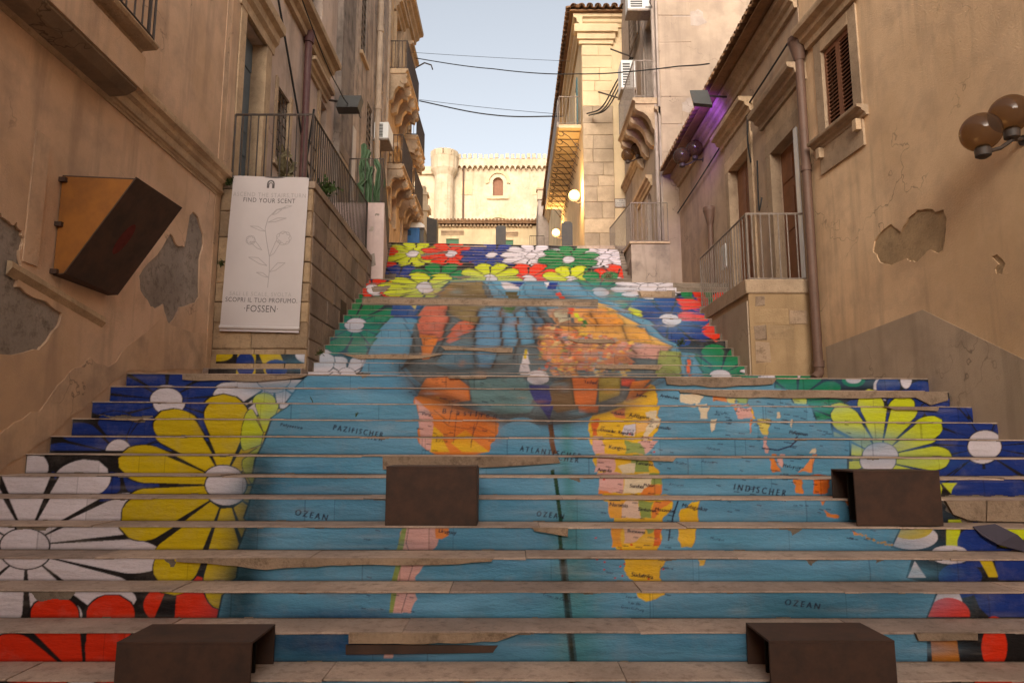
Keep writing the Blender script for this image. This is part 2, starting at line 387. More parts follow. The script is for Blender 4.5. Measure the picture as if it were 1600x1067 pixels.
poly([(615, 470), (668, 470), (650, 505), (628, 502), (612, 512)], BLU); poly([(640, 470), (652, 474), (650, 485)], YEL)
for q in ([(1053, 466), (1080, 466), (1098, 474), (1097, 480), (1068, 484)], [(1088, 485), (1080, 480), (1100, 488)], [(1062, 490), (1072, 487), (1106, 492), (1104, 500), (1064, 500)],
          [(1108, 502), (1098, 512), (1124, 512)], [(1098, 518), (1108, 511), (1128, 511), (1128, 520), (1136, 522), (1116, 532), (1104, 524)]): poly(q, RED)
poly([(1064, 452), (1082, 452), (1082, 466), (1066, 465)], GRN); poly([(1082, 452), (1100, 452), (1105, 478), (1090, 478)], RED)
poly([(1100, 452), (1112, 452), (1112, 470), (1106, 476)], GRN); poly([(1113, 462), (1124, 453), (1130, 453), (1132, 480), (1110, 480)], RED); poly([(1132, 452), (1160, 452), (1160, 470), (1138, 470)], GRN)
# --- lower left
flower(262, 626, 128, 74, 9, BLU, 25, 23, .2); flower(185, 712, 118, 70, 9, BLU, 21, 28, .45)
poly([(46, 706), (405, 706), (405, 740), (0, 740)], BLK)
flower(430, 592, 102, 84, 8, WHT, 26, 20, .35, disc=(224, 205, 200)); flower(40, 855, 218, 162, 11, WHT, 38, 33, .14, ryd=145)
flower(130, 1082, 168, 165, 9, RED, 30, 30, .16)
ell(285, 945, 62, 46, RED); poly([(262, 905), (276, 905), (272, 970), (240, 970)], BLK); ell(165, 1012, 34, 40, RED)
flower(352, 757, 172, 142, 10, YEL, 32, 30, .31, ryd=200)
flower(415, 690, 40, 78, 5, LIM, 2, 2, -1.57, disc=LIM)
# --- podium strips
poly([(318, 550), (482, 550), (482, 592), (318, 592)], BLK); ell(342, 552, 22, 14, YEL); poly([(368, 590), (372, 550), (400, 550), (399, 590)], YEL); ell(384, 567, 14, 20, BLU)
poly([(405, 550), (438, 550), (448, 580), (418, 592)], YEL); ell(432, 574, 17, 12, BLU); ell(484, 552, 22, 18, WHT)
# --- lower right
poly([(1212, 588), (1480, 588), (1480, 612), (1212, 612)], BLK)
flower(1248, 628, 76, 58, 9, GRN, 15, 14, .2, disc=LIM); ell(1336, 592, 18, 13, GRN); ell(1336, 590, 12, 8, WHT); ell(1388, 604, 21, 22, WHT); ell(1390, 604, 19, 21, BLU); ell(1418, 588, 9, 20, WHT); ell(1442, 610, 20, 17, BLU)
flower(1420, 690, 150, 80, 10, BLU, 3, 3, .3, disc=BLU); flower(1538, 697, 150, 84, 11, BLU, 26, 25, .1)
flower(1375, 716, 112, 108, 11, LIM, 28, 27, .0); poly([(1470, 752), (1530, 752), (1515, 778), (1490, 780)], LIM)
ell(1545, 775, 60, 42, BLU)
poly([(1390, 815), (1620, 815), (1620, 1075), (1390, 1075)], BLK)
ell(1427, 838, 40, 24, WHT); ell(1425, 820, 34, 22, YEL); poly([(1480, 815), (1503, 815), (1498, 858), (1480, 858)], LIM); ell(1528, 850, 31, 34, BLU); ell(1590, 820, 34, 24, LIM); ell(1576, 850, 14, 8, LIM)
poly([(1418, 905), (1429, 872), (1447, 905)], WHT); ell(1485, 866, 27, 12, WHT); ell(1500, 903, 34, 27, BLU); poly([(1528, 866), (1548, 866), (1560, 904), (1545, 904)], YEL); poly([(1552, 860), (1620, 860), (1620, 910), (1560, 910)], BLU)
poly([(1460, 922), (1498, 922), (1512, 966), (1446, 966)], WHT); ell(1481, 966, 34, 36, RED); poly([(1520, 920), (1620, 920), (1620, 968), (1545, 968), (1530, 950)], BLU)
poly([(1440, 968), (1600, 968), (1600, 1075), (1440, 1075)], BLK); ell(1552, 1010, 20, 44, RED); ell(1620, 1062, 95, 20, RED); poly([(1452, 985), (1492, 985), (1498, 1040), (1455, 1040)], (190, 120, 46))
# --- the map
mapL = [(704, 438), (690, 452), (672, 466), (660, 478), (648, 500), (640, 496), (612, 496), (604, 510), (596, 528), (588, 548), (572, 572), (562, 584), (480, 584), (463, 606), (447, 632), (420, 655), (410, 690), (401, 712), (396, 745), (388, 775), (378, 812), (384, 822), (372, 860), (368, 905), (345, 925), (338, 966), (330, 1075)]
mapR = [(1450, 1075), (1450, 966), (1464, 922), (1418, 905), (1427, 868), (1396, 858), (1412, 815), (1352, 770), (1356, 740), (1330, 740), (1330, 686), (1302, 684), (1299, 658), (1275, 658), (1268, 634), (1244, 632), (1236, 610), (1215, 608), (1215, 588), (1100, 588), (1086, 556), (1066, 548), (1056, 536), (1040, 528), (1016, 500), (1000, 494), (978, 482), (960, 472), (938, 466), (920, 452), (905, 438)]
poly(mapL + mapR, BLK); ctr = (850, 760)
poly([(x + (3 if x < 850 else -3), y) for x, y in mapL + mapR], SEA)
for i in range(420):    # uneven ink of the sea
    x, y = rng.uniform(400, 1440), rng.uniform(440, 1070)
    if art[int((y - AY0) * AS), int((x - AX0) * AS), 2] > .3: blob(x, y, rng.uniform(20, 70), rng.uniform(5, 14), [(76, 134, 172), (132, 188, 222), (88, 154, 184)][i % 3], .30)
for y in np.arange(600, 1070, 40): blob(880 + (y - 600) * .05, y, 10 + (y - 700) * .06 if y > 760 else 6, 26, (66, 132, 118), .4)
line([(858, 655), (862, 690), (866, 712)], 8, (110, 74, 48)); line([(866, 735), (875, 820), (881, 900), (896, 1067)], 6, (28, 66, 42)); line([(878, 860), (897, 1070)], 12, (46, 34, 26), .7)
for x0, y0, x1, y1 in [(408, 720, 378, 900), (380, 900, 352, 1070)]:
    for t in np.linspace(0, 1, 9): blob(x0 + (x1 - x0) * t, y0 + (y1 - y0) * t, 20, 18, (24, 50, 56), .6)
for t in np.linspace(0, 1, 6): blob(520 + 40 * t, 1000 - 6 * t, 60, 24, (34, 74, 120), .4)
blob(450, 1010, 50, 30, (22, 34, 60), .6); blob(1240, 950, 90, 18, (36, 84, 96), .6); blob(1390, 940, 50, 40, (44, 96, 120), .4)
# land
def rough(pts, it=3, a=.13):
    for _ in range(it):
        Q = []
        for (x, y), (x2, y2) in zip(pts, pts[1:] + pts[:1]):
            L_ = math.hypot(x2 - x, y2 - y); d = rng.uniform(-a, a) * L_
            Q += [(x, y)]
            if L_ > 2.5: Q.append(((x + x2) / 2 - (y2 - y) / L_ * d, (y + y2) / 2 + (x2 - x) / L_ * d))
        pts = Q
    return pts
def land(pts, col):
    pts = rough(pts); poly([(x + math.copysign(.9, x - 850), y) for x, y in pts], (120, 96, 84), .6); poly(pts, col)
SA = [(672, 588), (716, 586), (736, 604), (737, 624), (748, 640), (778, 658), (776, 680), (764, 708), (672, 708), (654, 690), (650, 620), (664, 610)]
land(SA, ORA); poly([(650, 622), (668, 640), (676, 660), (672, 708), (656, 694)], PNK); poly([(676, 664), (690, 680), (702, 708), (672, 708)], AMB); poly([(726, 672), (745, 690), (764, 708), (722, 708), (704, 690)], AMB); poly([(682, 612), (692, 610), (700, 625), (684, 622)], AMB)
blob(735, 672, 26, 14, (214, 108, 50), .6); blob(720, 650, 30, 12, (218, 116, 58), .5); poly([(718, 600), (734, 600), (738, 622), (722, 626)], (226, 96, 60))
poly([(697, 588), (716, 588), (713, 602), (700, 600)], ORA)
for p_ in [[(676, 640), (700, 664), (760, 676)], [(690, 600), (705, 630), (700, 660)], [(712, 640), (708, 690)], [(748, 645), (735, 690)], [(660, 640), (680, 648)], [(745, 664), (772, 678)], [(735, 700), (740, 660)]]: line(p_, 1.1, (70, 52, 56), .8)
land([(632, 820), (684, 820), (682, 858), (660, 884), (648, 905), (642, 960), (611, 960), (614, 905), (620, 884), (624, 858)], PNK)
poly([(630, 820), (637, 820), (632, 858), (622, 900), (613, 960), (607, 960), (611, 915), (620, 870)], OLV); poly([(681, 820), (703, 820), (703, 834), (692, 842), (682, 840)], ORA); line([(640, 820), (636, 850), (645, 880), (626, 960)], 1.0, (80, 70, 80))
poly([(600, 1010), (616, 1010), (612, 1032), (598, 1032)], PNK)
AF = [(905, 600), (950, 588), (1005, 590), (1024, 602), (1030, 626), (1024, 650), (1030, 660), (1012, 690), (1000, 712), (1020, 716), (1034, 740), (1030, 776), (1050, 780), (1046, 800), (1034, 812), (1036, 840), (1028, 862), (1040, 872), (1030, 905), (1038, 925), (1008, 938), (994, 925), (978, 900), (976, 870), (958, 850), (958, 812), (948, 780), (936, 772), (938, 735), (930, 712), (920, 684), (918, 660), (925, 640)]
land(AF, AMB)
for pts, col in [(rough(q_, 2, .10), c_) for q_, c_ in [([(900, 590), (935, 588), (930, 650), (905, 640)], (222, 118, 74)), ([(932, 605), (935, 588), (912, 588), (905, 604)], (232, 84, 50)), ([(934, 590), (958, 592), (956, 606), (934, 606)], AMB), ([(956, 590), (985, 590), (975, 632), (934, 640)], (164, 142, 66)), ([(972, 590), (1000, 590), (990, 604)], (224, 92, 66)), ([(1002, 596), (1022, 590), (1016, 606), (990, 626), (985, 620)], (238, 128, 52)), ([(952, 642), (975, 634), (976, 656), (960, 654)], (220, 130, 84)),
                 ([(975, 634), (1004, 634), (1008, 654), (980, 656)], AMB), ([(1006, 644), (1024, 640), (1022, 656), (1008, 654)], CRM), ([(990, 658), (1016, 656), (1012, 672), (990, 682)], (240, 186, 120)), ([(1016, 656), (1031, 656), (1008, 690), (1004, 680)], CRM), ([(975, 662), (992, 660), (990, 684), (970, 680)], (214, 208, 220)), ([(922, 658), (935, 656), (932, 682), (924, 682)], (226, 112, 56)),
                 ([(925, 684), (940, 684), (944, 710), (930, 712)], PNK), ([(996, 688), (1028, 686), (1008, 712), (998, 712)], PNK), ([(975, 684), (1000, 690), (1008, 712), (976, 712)], OLV), ([(936, 712), (964, 712), (962, 740), (932, 740)], PNK), ([(988, 712), (1018, 712), (1018, 740), (996, 740)], OLV), ([(968, 728), (996, 722), (994, 742), (976, 742)], CRM),
                 ([(936, 742), (974, 742), (972, 774), (948, 772), (934, 766)], PNK), ([(974, 742), (1018, 742), (1012, 768), (990, 774), (972, 774)], CRM), ([(1018, 742), (1034, 742), (1034, 756), (1016, 756)], OLV), ([(1014, 756), (1034, 756), (1032, 775), (998, 775)], ORA), ([(934, 766), (960, 775), (934, 775)], ORA), ([(948, 778), (976, 778), (972, 812), (952, 812)], (240, 172, 74)), ([(976, 778), (996, 778), (1000, 812), (970, 812)], (232, 200, 180)), ([(996, 778), (1020, 780), (1016, 812), (1000, 812)], OLV), ([(1020, 780), (1050, 778), (1030, 795), (1022, 812), (1016, 812)], ORA),
                 ([(957, 820), (975, 820), (974, 858), (957, 858)], (238, 162, 54)), ([(976, 820), (1010, 822), (996, 846), (976, 850)], (230, 186, 160)), ([(1024, 820), (1037, 820), (1034, 852), (1022, 856)], (232, 110, 44)), ([(1010, 820), (1024, 822), (1022, 828), (1014, 832)], OLV)]]: poly(pts, col)
for pts, col in [([(1062, 795), (1080, 780), (1092, 778), (1082, 858), (1066, 858)], AMB), ([(1090, 869), (1103, 869), (1100, 880), (1093, 882)], AMB), ([(1066, 613), (1102, 618), (1096, 631), (1066, 630)], CRM), ([(1089, 632), (1107, 632), (1104, 656), (1092, 656)], CRM), ([(1108, 657), (1118, 657), (1116, 670), (1111, 676)], CRM), ([(1115, 614), (1136, 620), (1138, 630), (1117, 628)], ORA), ([(1138, 620), (1152, 622), (1150, 632), (1140, 630)], (226, 214, 130)), ([(1152, 620), (1172, 622), (1168, 632), (1154, 632)], (160, 190, 120)),
                 ([(1150, 633), (1172, 633), (1178, 656), (1151, 656)], PNK), ([(1172, 634), (1178, 656), (1174, 656)], AMB), ([(1143, 634), (1150, 634), (1148, 642)], ORA), ([(1181, 657), (1201, 657), (1198, 682), (1190, 680)], (226, 206, 110)), ([(1192, 684), (1197, 684), (1200, 710), (1196, 710)], PNK), ([(1170, 657), (1174, 657), (1171, 678)], ORA), ([(1205, 712), (1212, 712), (1224, 740), (1210, 740)], ORA), ([(1218, 712), (1226, 712), (1226, 732), (1220, 726)], PNK), ([(1270, 712), (1276, 712), (1272, 740), (1250, 740), (1262, 726)], (240, 150, 90)), ([(1268, 702), (1274, 700), (1274, 710), (1264, 710)], CRM), ([(1238, 745), (1252, 745), (1254, 774), (1242, 772)], ORA), ([(1270, 745), (1294, 745), (1292, 772), (1270, 774)], (236, 120, 48)), ([(1280, 778), (1288, 778), (1284, 790)], ORA), ([(1285, 795), (1310, 808), (1308, 812), (1290, 808)], ORA), ([(1330, 822), (1345, 832), (1336, 834)], ORA), ([(1318, 778), (1326, 778), (1324, 788)], ORA), ([(1212, 643), (1216, 643), (1216, 655), (1211, 655)], CRM), ([(1233, 657), (1237, 657), (1236, 668)], CRM)]: land(pts, col)
for i in range(14): ell(1340 + i * 4.2 + rng.uniform(-2, 2), 832 + i * 1.7 + rng.uniform(-3, 3), rng.uniform(1.5, 3), 2, (190, 150, 80))
line([(1058, 778), (1050, 808), (1046, 845)], 2.4, (30, 30, 56))
line([(1190, 700), (1215, 704), (1235, 696), (1245, 684)], 2.6, (40, 34, 70))
# upper half: two cupped hands wrapped in the map
DK = [(52, 40, 34), (64, 50, 38), (40, 38, 40)]
Zp = lambda L: [(560 + x / 2.857, 420 + y / 2.857) for x, y in L]
def soft(pts, col, a=.9, w=7):      # airbrushed rim: dark line round a finger
    line(pts + pts[:1], w, (50, 40, 36), .35); poly(pts, col, a)
poly(Zp([(265, 210), (340, 120), (420, 55), (560, 55), (640, 110), (660, 160), (760, 165), (830, 180), (860, 200), (1000, 170), (1110, 200), (1200, 260), (1340, 340), (1440, 380), (1460, 440), (1350, 480), (1250, 560), (1100, 640), (960, 680), (820, 690), (620, 670), (480, 620), (330, 560), (250, 480), (190, 400), (240, 290)]), (104, 116, 122))
for L, c in [([(345, 130), (420, 60), (560, 55), (570, 160), (555, 240), (500, 252), (400, 190)], (140, 118, 74)), ([(300, 165), (400, 160), (402, 230), (388, 270), (372, 310), (330, 330), (275, 295), (265, 230)], (216, 116, 90)), ([(272, 290), (348, 300), (335, 350), (320, 400), (290, 405)], (228, 134, 66)), ([(440, 240), (470, 232), (540, 255), (470, 290), (400, 335), (382, 322), (420, 270)], (206, 106, 78)),
             ([(545, 180), (638, 168), (638, 240), (630, 330), (600, 440), (540, 436), (515, 335)], (104, 148, 182)), ([(646, 180), (700, 200), (708, 300), (690, 360), (640, 345)], (100, 156, 192)), ([(710, 195), (745, 172), (785, 240), (778, 330), (720, 340), (712, 260)], (102, 160, 194)), ([(752, 162), (800, 168), (828, 240), (812, 290), (778, 230)], (84, 134, 170)), ([(400, 340), (515, 340), (540, 440), (420, 450), (350, 420)], (96, 128, 148)),
             ([(590, 55), (640, 110), (648, 140), (596, 142)], SEA), ([(755, 60), (860, 62), (892, 140), (800, 150), (748, 110)], SEA), ([(900, 62), (985, 62), (1045, 140), (930, 146)], SEA), ([(60, 330), (140, 215), (190, 215), (235, 300), (225, 400), (180, 470), (20, 470)], SEA),
             ([(1045, 142), (1130, 172), (1240, 245), (1310, 300), (1400, 352), (1200, 325), (1110, 205)], (236, 184, 92)), ([(845, 180), (950, 168), (942, 240), (880, 252)], (206, 150, 108)), ([(880, 190), (940, 178), (942, 222), (892, 242)], (208, 198, 168)), ([(952, 172), (1110, 175), (1130, 222), (1040, 252), (960, 242)], (226, 156, 88)), ([(1010, 206), (1160, 200), (1182, 250), (1060, 262)], (234, 156, 70)), ([(900, 252), (1190, 256), (1282, 262), (1302, 320), (1100, 322), (960, 302)], (234, 172, 88)), ([(950, 302), (1200, 322), (1384, 350), (1374, 402), (1250, 392), (1100, 382), (980, 352)], (216, 162, 148)), ([(1345, 362), (1440, 368), (1462, 440), (1440, 474), (1335, 474)], (154, 166, 92)), ([(1440, 372), (1500, 380), (1545, 470), (1455, 474)], SEA), ([(1470, 400), (1486, 400), (1490, 468), (1476, 468)], (232, 110, 66)),
             ([(830, 240), (960, 282), (1000, 342), (1180, 362), (1240, 420), (1000, 452), (900, 442), (830, 402), (790, 330)], (206, 136, 100)),
             ([(310, 482), (440, 474), (502, 530), (506, 590), (440, 602), (330, 560), (270, 560)], (226, 130, 66)), ([(500, 490), (740, 480), (800, 560), (760, 640), (620, 652), (515, 602)], (106, 138, 140)), ([(880, 500), (960, 480), (980, 620), (880, 642), (828, 580)], (122, 94, 62)), ([(960, 480), (1080, 478), (1062, 640), (980, 642)], (224, 120, 60)), ([(1080, 480), (1180, 470), (1172, 560), (1080, 602)], (160, 138, 62)), ([(1180, 480), (1242, 488), (1232, 532), (1180, 522)], (214, 88, 66)), ([(1230, 500), (1312, 488), (1252, 572), (1200, 592)], (236, 136, 60))]: soft(Zp(L), c)
for L in ([(405, 165), (396, 240), (372, 320), (340, 400)], [(545, 180), (528, 250), (508, 330), (530, 440)], [(642, 175), (643, 250), (632, 340), (606, 440)], [(706, 200), (713, 300), (695, 400)], [(748, 170), (786, 240), (782, 340)], [(800, 170), (832, 250), (800, 330)], [(840, 240), (900, 300), (960, 342)], [(950, 250), (1010, 300), (1080, 342)], [(1042, 190), (1064, 252)], [(1182, 250), (1204, 340), (1244, 382)], [(890, 300), (930, 372), (1000, 424)], [(240, 300), (250, 400), (200, 450)]):
    P = Zp(L); line(P, 3.2, (44, 34, 30), .6)
    for (x0, y0), (x1, y1) in zip(P, P[1:]):
        for t in np.linspace(0, 1, 5): blob(x0 + (x1 - x0) * t, y0 + (y1 - y0) * t, 4, 4, (56, 44, 38), .30)
for pts, col in [([(888, 478), (898, 478), (898, 490), (890, 488)], (232, 88, 52)), ([(900, 488), (906, 488), (910, 500), (902, 502)], LIM), ([(908, 500), (914, 498), (918, 510), (910, 508)], (60, 110, 60)), ([(784, 440), (812, 440), (815, 452), (792, 452)], WHT), ([(794, 440), (822, 440), (815, 448)], BLU), ([(852, 440), (862, 440), (858, 448)], WHT), ([(860, 440), (874, 440), (872, 452), (858, 452)], BLU), ([(868, 458), (876, 455), (882, 470), (874, 470)], RED), ([(790, 455), (810, 455), (806, 470), (792, 470)], (92, 84, 50)), ([(786, 478), (808, 478), (802, 488), (790, 486)], (56, 108, 58)), ([(820, 545), (824, 545), (832, 583), (814, 583)], WHT), ([(820, 545), (824, 545), (824, 560), (819, 560)], YEL)]: poly(pts, col)
cols = [(226, 150, 70), (232, 110, 66), (220, 164, 150), (240, 196, 84), (110, 160, 180), (206, 120, 96), (160, 150, 80), (196, 92, 80), (236, 206, 150)]
for i in range(300):
    x, y = rng.uniform(842, 985), rng.uniform(505, 582)
    if y < 500 + (x - 842) * .22: continue
    w_, h_ = rng.uniform(3, 10), rng.uniform(2, 6)
    poly([(x + rng.uniform(-2, 2), y), (x + w_, y + rng.uniform(-2, 2)), (x + w_ + rng.uniform(-3, 3), y + h_), (x + rng.uniform(-3, 3), y + h_)], cols[i % 9], .7)
def smear(x0, y0, x1, y1, n):
    a, b, c, d = [int(v) for v in ((y0 - AY0) * AS, (y1 - AY0) * AS, (x0 - AX0) * AS, (x1 - AX0) * AS)]
    S_ = art[a:b, c:d].copy(); w = np.ones(S_.shape[:2], np.float32)
    for _ in range(n): S_[1:-1, 1:-1] = (S_[1:-1, 1:-1] + S_[:-2, 1:-1] + S_[2:, 1:-1] + S_[1:-1, :-2] + S_[1:-1, 2:]) / 5
    yy, xx = np.mgrid[0:b - a, 0:d - c]; w = np.clip(np.minimum.reduce([yy, xx, b - a - 1 - yy, d - c - 1 - xx]) / 14., 0, 1)[..., None]
    art[a:b, c:d] = art[a:b, c:d] * (1 - w) + S_ * w
for (x0, y0, x1, y1) in ((636, 440, 760, 640), (740, 470, 860, 668), (850, 560, 1010, 660), (850, 470, 1060, 570)): smear(x0, y0, x1, y1, 2)
ell(843, 590, 17, 11, WHT); poly([(828, 602), (860, 602), (864, 625), (856, 660), (846, 640), (836, 625)], (64, 66, 130))
for i in range(330):
    x, y = rng.uniform(655, 830) if i % 3 == 0 else rng.uniform(850, 1085), rng.uniform(480, 602)
    line([(x, y), (x + rng.uniform(3, 7), y + rng.uniform(.6, 2))], .9, (44, 36, 44), .75)
for (x0, y0), (x1, y1) in zip(*(lambda P: (P, P[1:]))(Zp([(190, 430), (280, 560), (420, 612), (560, 655), (700, 685), (860, 690), (1000, 665), (1130, 622), (1260, 560), (1390, 488)]))):
    line([(x0, y0), (x1, y1)], 3, (48, 38, 32), .4)
    for t in np.linspace(0, 1, 7): blob(x0 + (x1 - x0) * t, y0 + (y1 - y0) * t - 4, 13, 8, (60, 50, 44), .24)
for (cx, cy, rx, ry, a, ro) in [(q[0], q[1], q[2], q[3], q[4] * .7, q[5]) for q in [(745, 460, 46, 5, .6, .0), (760, 572, 60, 7, .5, 0), (800, 600, 46, 8, .35, 0), (690, 575, 30, 7, .5, .1), (870, 602, 30, 9, .45, 0), (990, 576, 44, 5, .6, 0), (845, 480, 14, 10, .45, 0), (860, 465, 22, 6, .5, 0), (655, 600, 16, 10, .5, .7), (705, 622, 24, 6, .4, .7), (930, 600, 20, 16, .3, 0), (650, 545, 10, 24, .5, .1), (960, 560, 30, 6, .4, 0), (830, 520, 10, 20, .4, 0)]]:
    blob(cx, cy, rx, ry, DK[int(cx) % 3], a, ro)
for i in range(130):
    x, y = rng.uniform(655, 1000), rng.uniform(446, 650)
    blob(x, y, rng.uniform(3, 12), rng.uniform(1.2, 4), [(58, 84, 92), (84, 66, 54), (46, 40, 44), (190, 124, 74), (120, 160, 180)][i % 5], .34)
ell(812, 676, 32, 22, SEA, a=.9)
# lettering of the map (German place names as printed)
for s, x, y, sz, ro, sx, spc in [('PAZIFISCHER', 518, 672, 15, .19, .62, 1.55), ('OZEAN', 458, 806, 17, .22, .7, 1.5), ('ATLANTISCHER', 811, 706, 15, .16, .62, 1.6), ('OZEAN', 836, 808, 15, .14, .6, 1.7), ('INDISCHER', 1144, 766, 18, .16, .62, 1.6), ('OZEAN', 1224, 944, 17, .16, .75, 1.5),
      ('B r a s i l i e n', 688, 646, 15, .12, .75, 1.25), ('Polynesien', 436, 664, 8.5, .2, .8, 1.2), ('Namibia', 950, 788, 11, .12, .8, 1), ('Angola', 936, 738, 10, .1, .8, 1), ('Kongo', 950, 701, 10.5, .12, .8, 1), ('Tansania', 995, 724, 10, .14, .8, 1), ('Sambia', 982, 761, 10, .12, .8, 1), ('Malawi', 1004, 759, 8.5, .12, .7, 1), ('Simbabwe', 995, 797, 9.5, .14, .75, 1), ('Mosambik', 1021, 797, 10, .16, .8, 1), ('Madagaskar', 1063, 790, 11, .22, .8, 1),
      ('Botsuana', 981, 828, 9.5, .12, .8, 1), ('Südafrika', 985, 902, 12, .16, .8, 1), ('Tschad', 914, 598, 9.5, .12, .75, 1), ('Jemen', 996, 618, 9, .18, .75, 1), ('Somalia', 1023, 668, 9.5, .16, .8, 1), ('Äthiopien', 980, 652, 9.5, .16, .85, 1), ('Uganda', 974, 673, 7, .1, .75, 1), ('Kenia', 1001, 688, 8, .12, .8, 1), ('Arabisches', 1033, 619, 8.5, .2, .8, 1), ('Thailand', 1153, 640, 8, .1, .7, 1), ('Malaysia', 1226, 729, 9, .18, .7, 1.3), ('Philippinen', 1231, 678, 9, .18, .75, 1), ('Uruguay', 686, 829, 11, .14, .75, 1), ('Peru', 657, 649, 9, .14, .8, 1), ('Sudan', 957, 648, 8.5, .14, .8, 1),
      ('Demokr. Republik', 936, 674, 9.5, .17, .75, 1), ('Gabun', 921, 672, 7.5, .2, .7, 1), ('Swasiland', 1030, 887, 8, .12, .7, 1), ('Kapstadt', 977, 930, 6.5, .08, .75, 1), ('Kap der', 980, 942, 8, .14, .8, 1), ('Guten Hoffnung', 969, 950, 7.5, .2, .75, 1), ('Tristan da Cunha', 846, 926, 8, .3, .8, 1), ('Komoren', 1045, 757, 7, .12, .8, 1), ('Mauritius', 1111, 842, 7.5, .18, .8, 1), ('Bengalen', 1116, 645, 7, .14, .8, 1), ('Äquator', 1099, 720, 8, .2, .75, 1), ('Malediven', 1103, 702, 7, .16, .75, 1), ('Bolivien', 680, 688, 8, .08, .75, 1), ('Sansibar', 1058, 722, 7.5, .2, .75, 1)]:
    text(s, x, y, sz, (32, 28, 48), ro, sx, spc)
for (x, y) in list(zip(rng.uniform(560, 660, 18), rng.uniform(820, 960, 18))) + list(zip(rng.uniform(1110, 1330, 90), rng.uniform(612, 800, 90))) + list(zip(rng.uniform(930, 1050, 60), rng.uniform(640, 930, 60))) + list(zip(rng.uniform(640, 770, 26), rng.uniform(590, 706, 26))) + list(zip(rng.uniform(1320, 1390, 8), rng.uniform(822, 856, 8))):
    line([(x, y), (x + rng.uniform(5, 11), y + rng.uniform(.8, 2.4))], 1.7, (36, 30, 52), .8)
for (x, y) in zip(rng.uniform(930, 1040, 16), rng.uniform(660, 920, 16)): ell(x, y, 1.8, 1.6, (220, 60, 40))
for i in range(70): blob(rng.uniform(380, 1450), rng.uniform(820, 1060), rng.uniform(14, 60), rng.uniform(3, 12), [(44, 92, 116), (60, 118, 140), (36, 74, 92)][i % 3], .22)
# scuffs
for i in range(260):
    x, y = rng.uniform(0, 1600), rng.uniform(445, 1067); w_ = rng.uniform(6, 40)
    blob(x, y, w_, rng.uniform(1.2, 5), [(60, 50, 44), (196, 182, 170)][i % 2], .13)

for _ in range(1):     # ink spread
    art[1:-1, 1:-1] = (art[1:-1, 1:-1] * 2 + art[:-2, 1:-1] + art[2:, 1:-1] + art[1:-1, :-2] + art[1:-1, 2:]) / 6
g_ = art.mean(2, keepdims=True); art[:] = np.clip(art * 1.05 - g_ * .05, .008, .85) * .86
# ------------------------------------------------------------------ street, staircase
LOWY = [1060, 985, 922, 870, 822, 778, 744, 712, 683, 656, 631, 607, 587]
MIDY = [582.5, 568.5, 553.5, 541, 528.7, 517.5, 506, 495, 486, 476, 469, 461.7, 452.5, 445.5, 438.4]
UPY = [432.8, 427.5, 421.9, 416.8, 412, 408, 403.2, 398.3, 394, 390, 386.2, 382.5]
class Step: pass
steps = []
def add_step(Y, z, sl, xl, xr, vl, vr, name):
    s = Step(); s.Y, s.z, s.sl, s.xl, s.xr, s.vl, s.vr, s.name = Y, z, sl, xl, xr, vl, vr, name; steps.append(s)
z0 = onY(1000, LOWY[0], 3.86).z
for n in (-2, -1): add_step(3.86 + .289 * n, z0 + .165 * n, 0, -4.3, 5.0, -4.2, 4.8, n)
for n, y in enumerate(LOWY):
    Y = 3.86 + .289 * n; vl = -4.02 - .004 * n; vr = 4.72 - .0932 * (Y - 3.9)
    add_step(Y, onY(900, y, Y).z, .0067 * n / 12, -4.3, 5.0, vl, min(vr, {11: 4.42, 12: 4.40}.get(n, 9)), n)
for i, y in enumerate(MIDY):
    Y = 9.4 + .27 * i
    wide = i >= 10
    add_step(Y, onY(770, y, Y).z, .008 + .004 * i / 14, -2.9, 4.3 if (wide or i == 0) else 3.4, -2.77, 4.18 if i == 0 else (4.15 if i in (10, 11, 12) else (3.12 if i > 12 else 3.25)), 100 + i)
for i, y in enumerate(UPY):
    Y = 14.83 + .29 * i
    add_step(Y, onY(770, y, Y).z, .014 + .005 * i / 11, -3.6, 2.62 + .028 * i, -2.79 - .04 * i, 2.45 + .035 * i, 200 + i)
stair = thing('staircase', '', '', (0, 3, 0), kind='structure')
m = MB()
# the lane at the foot, the sloping landings and the rising street beyond
m.box(-40, 40, -30, 3.3, -.3, 0); m.build('lane', M_treads, kind='structure')
gr = MB(); gr.hexa([(-60, 18, 3), (60, 18, 3), (60, 140, 3), (-60, 140, 3), (-60, 18.02, 6.88), (60, 18.02, 6.88), (60, 140, 24), (-60, 140, 24)])
gr.build('upper_street', M_treads, kind='structure')
gl = MB(); gl.box(-60, -4.3, 3.3, 140, -.3, -.02); gl.box(5.0, 60, 3.3, 140, -.3, -.02); gl.build('ground', M_treads, kind='structure')
FZ = lambda s, X: s.z - s.sl * X
m = MB(); ld_ = next(s for s in steps if s.name == 114); m.hexa([(2.5, 14.80, 3), (4.3, 14.80, 3), (4.3, 17.2, 3), (2.5, 17.2, 3), (2.5, 14.80, FZ(ld_, 2.5) + .15), (4.3, 14.80, FZ(ld_, 4.3) + .15), (4.3, 17.2, FZ(ld_, 4.3) + .25), (2.5, 17.2, FZ(ld_, 2.5) + .25)]); m.build('landing', M_treads, stair)
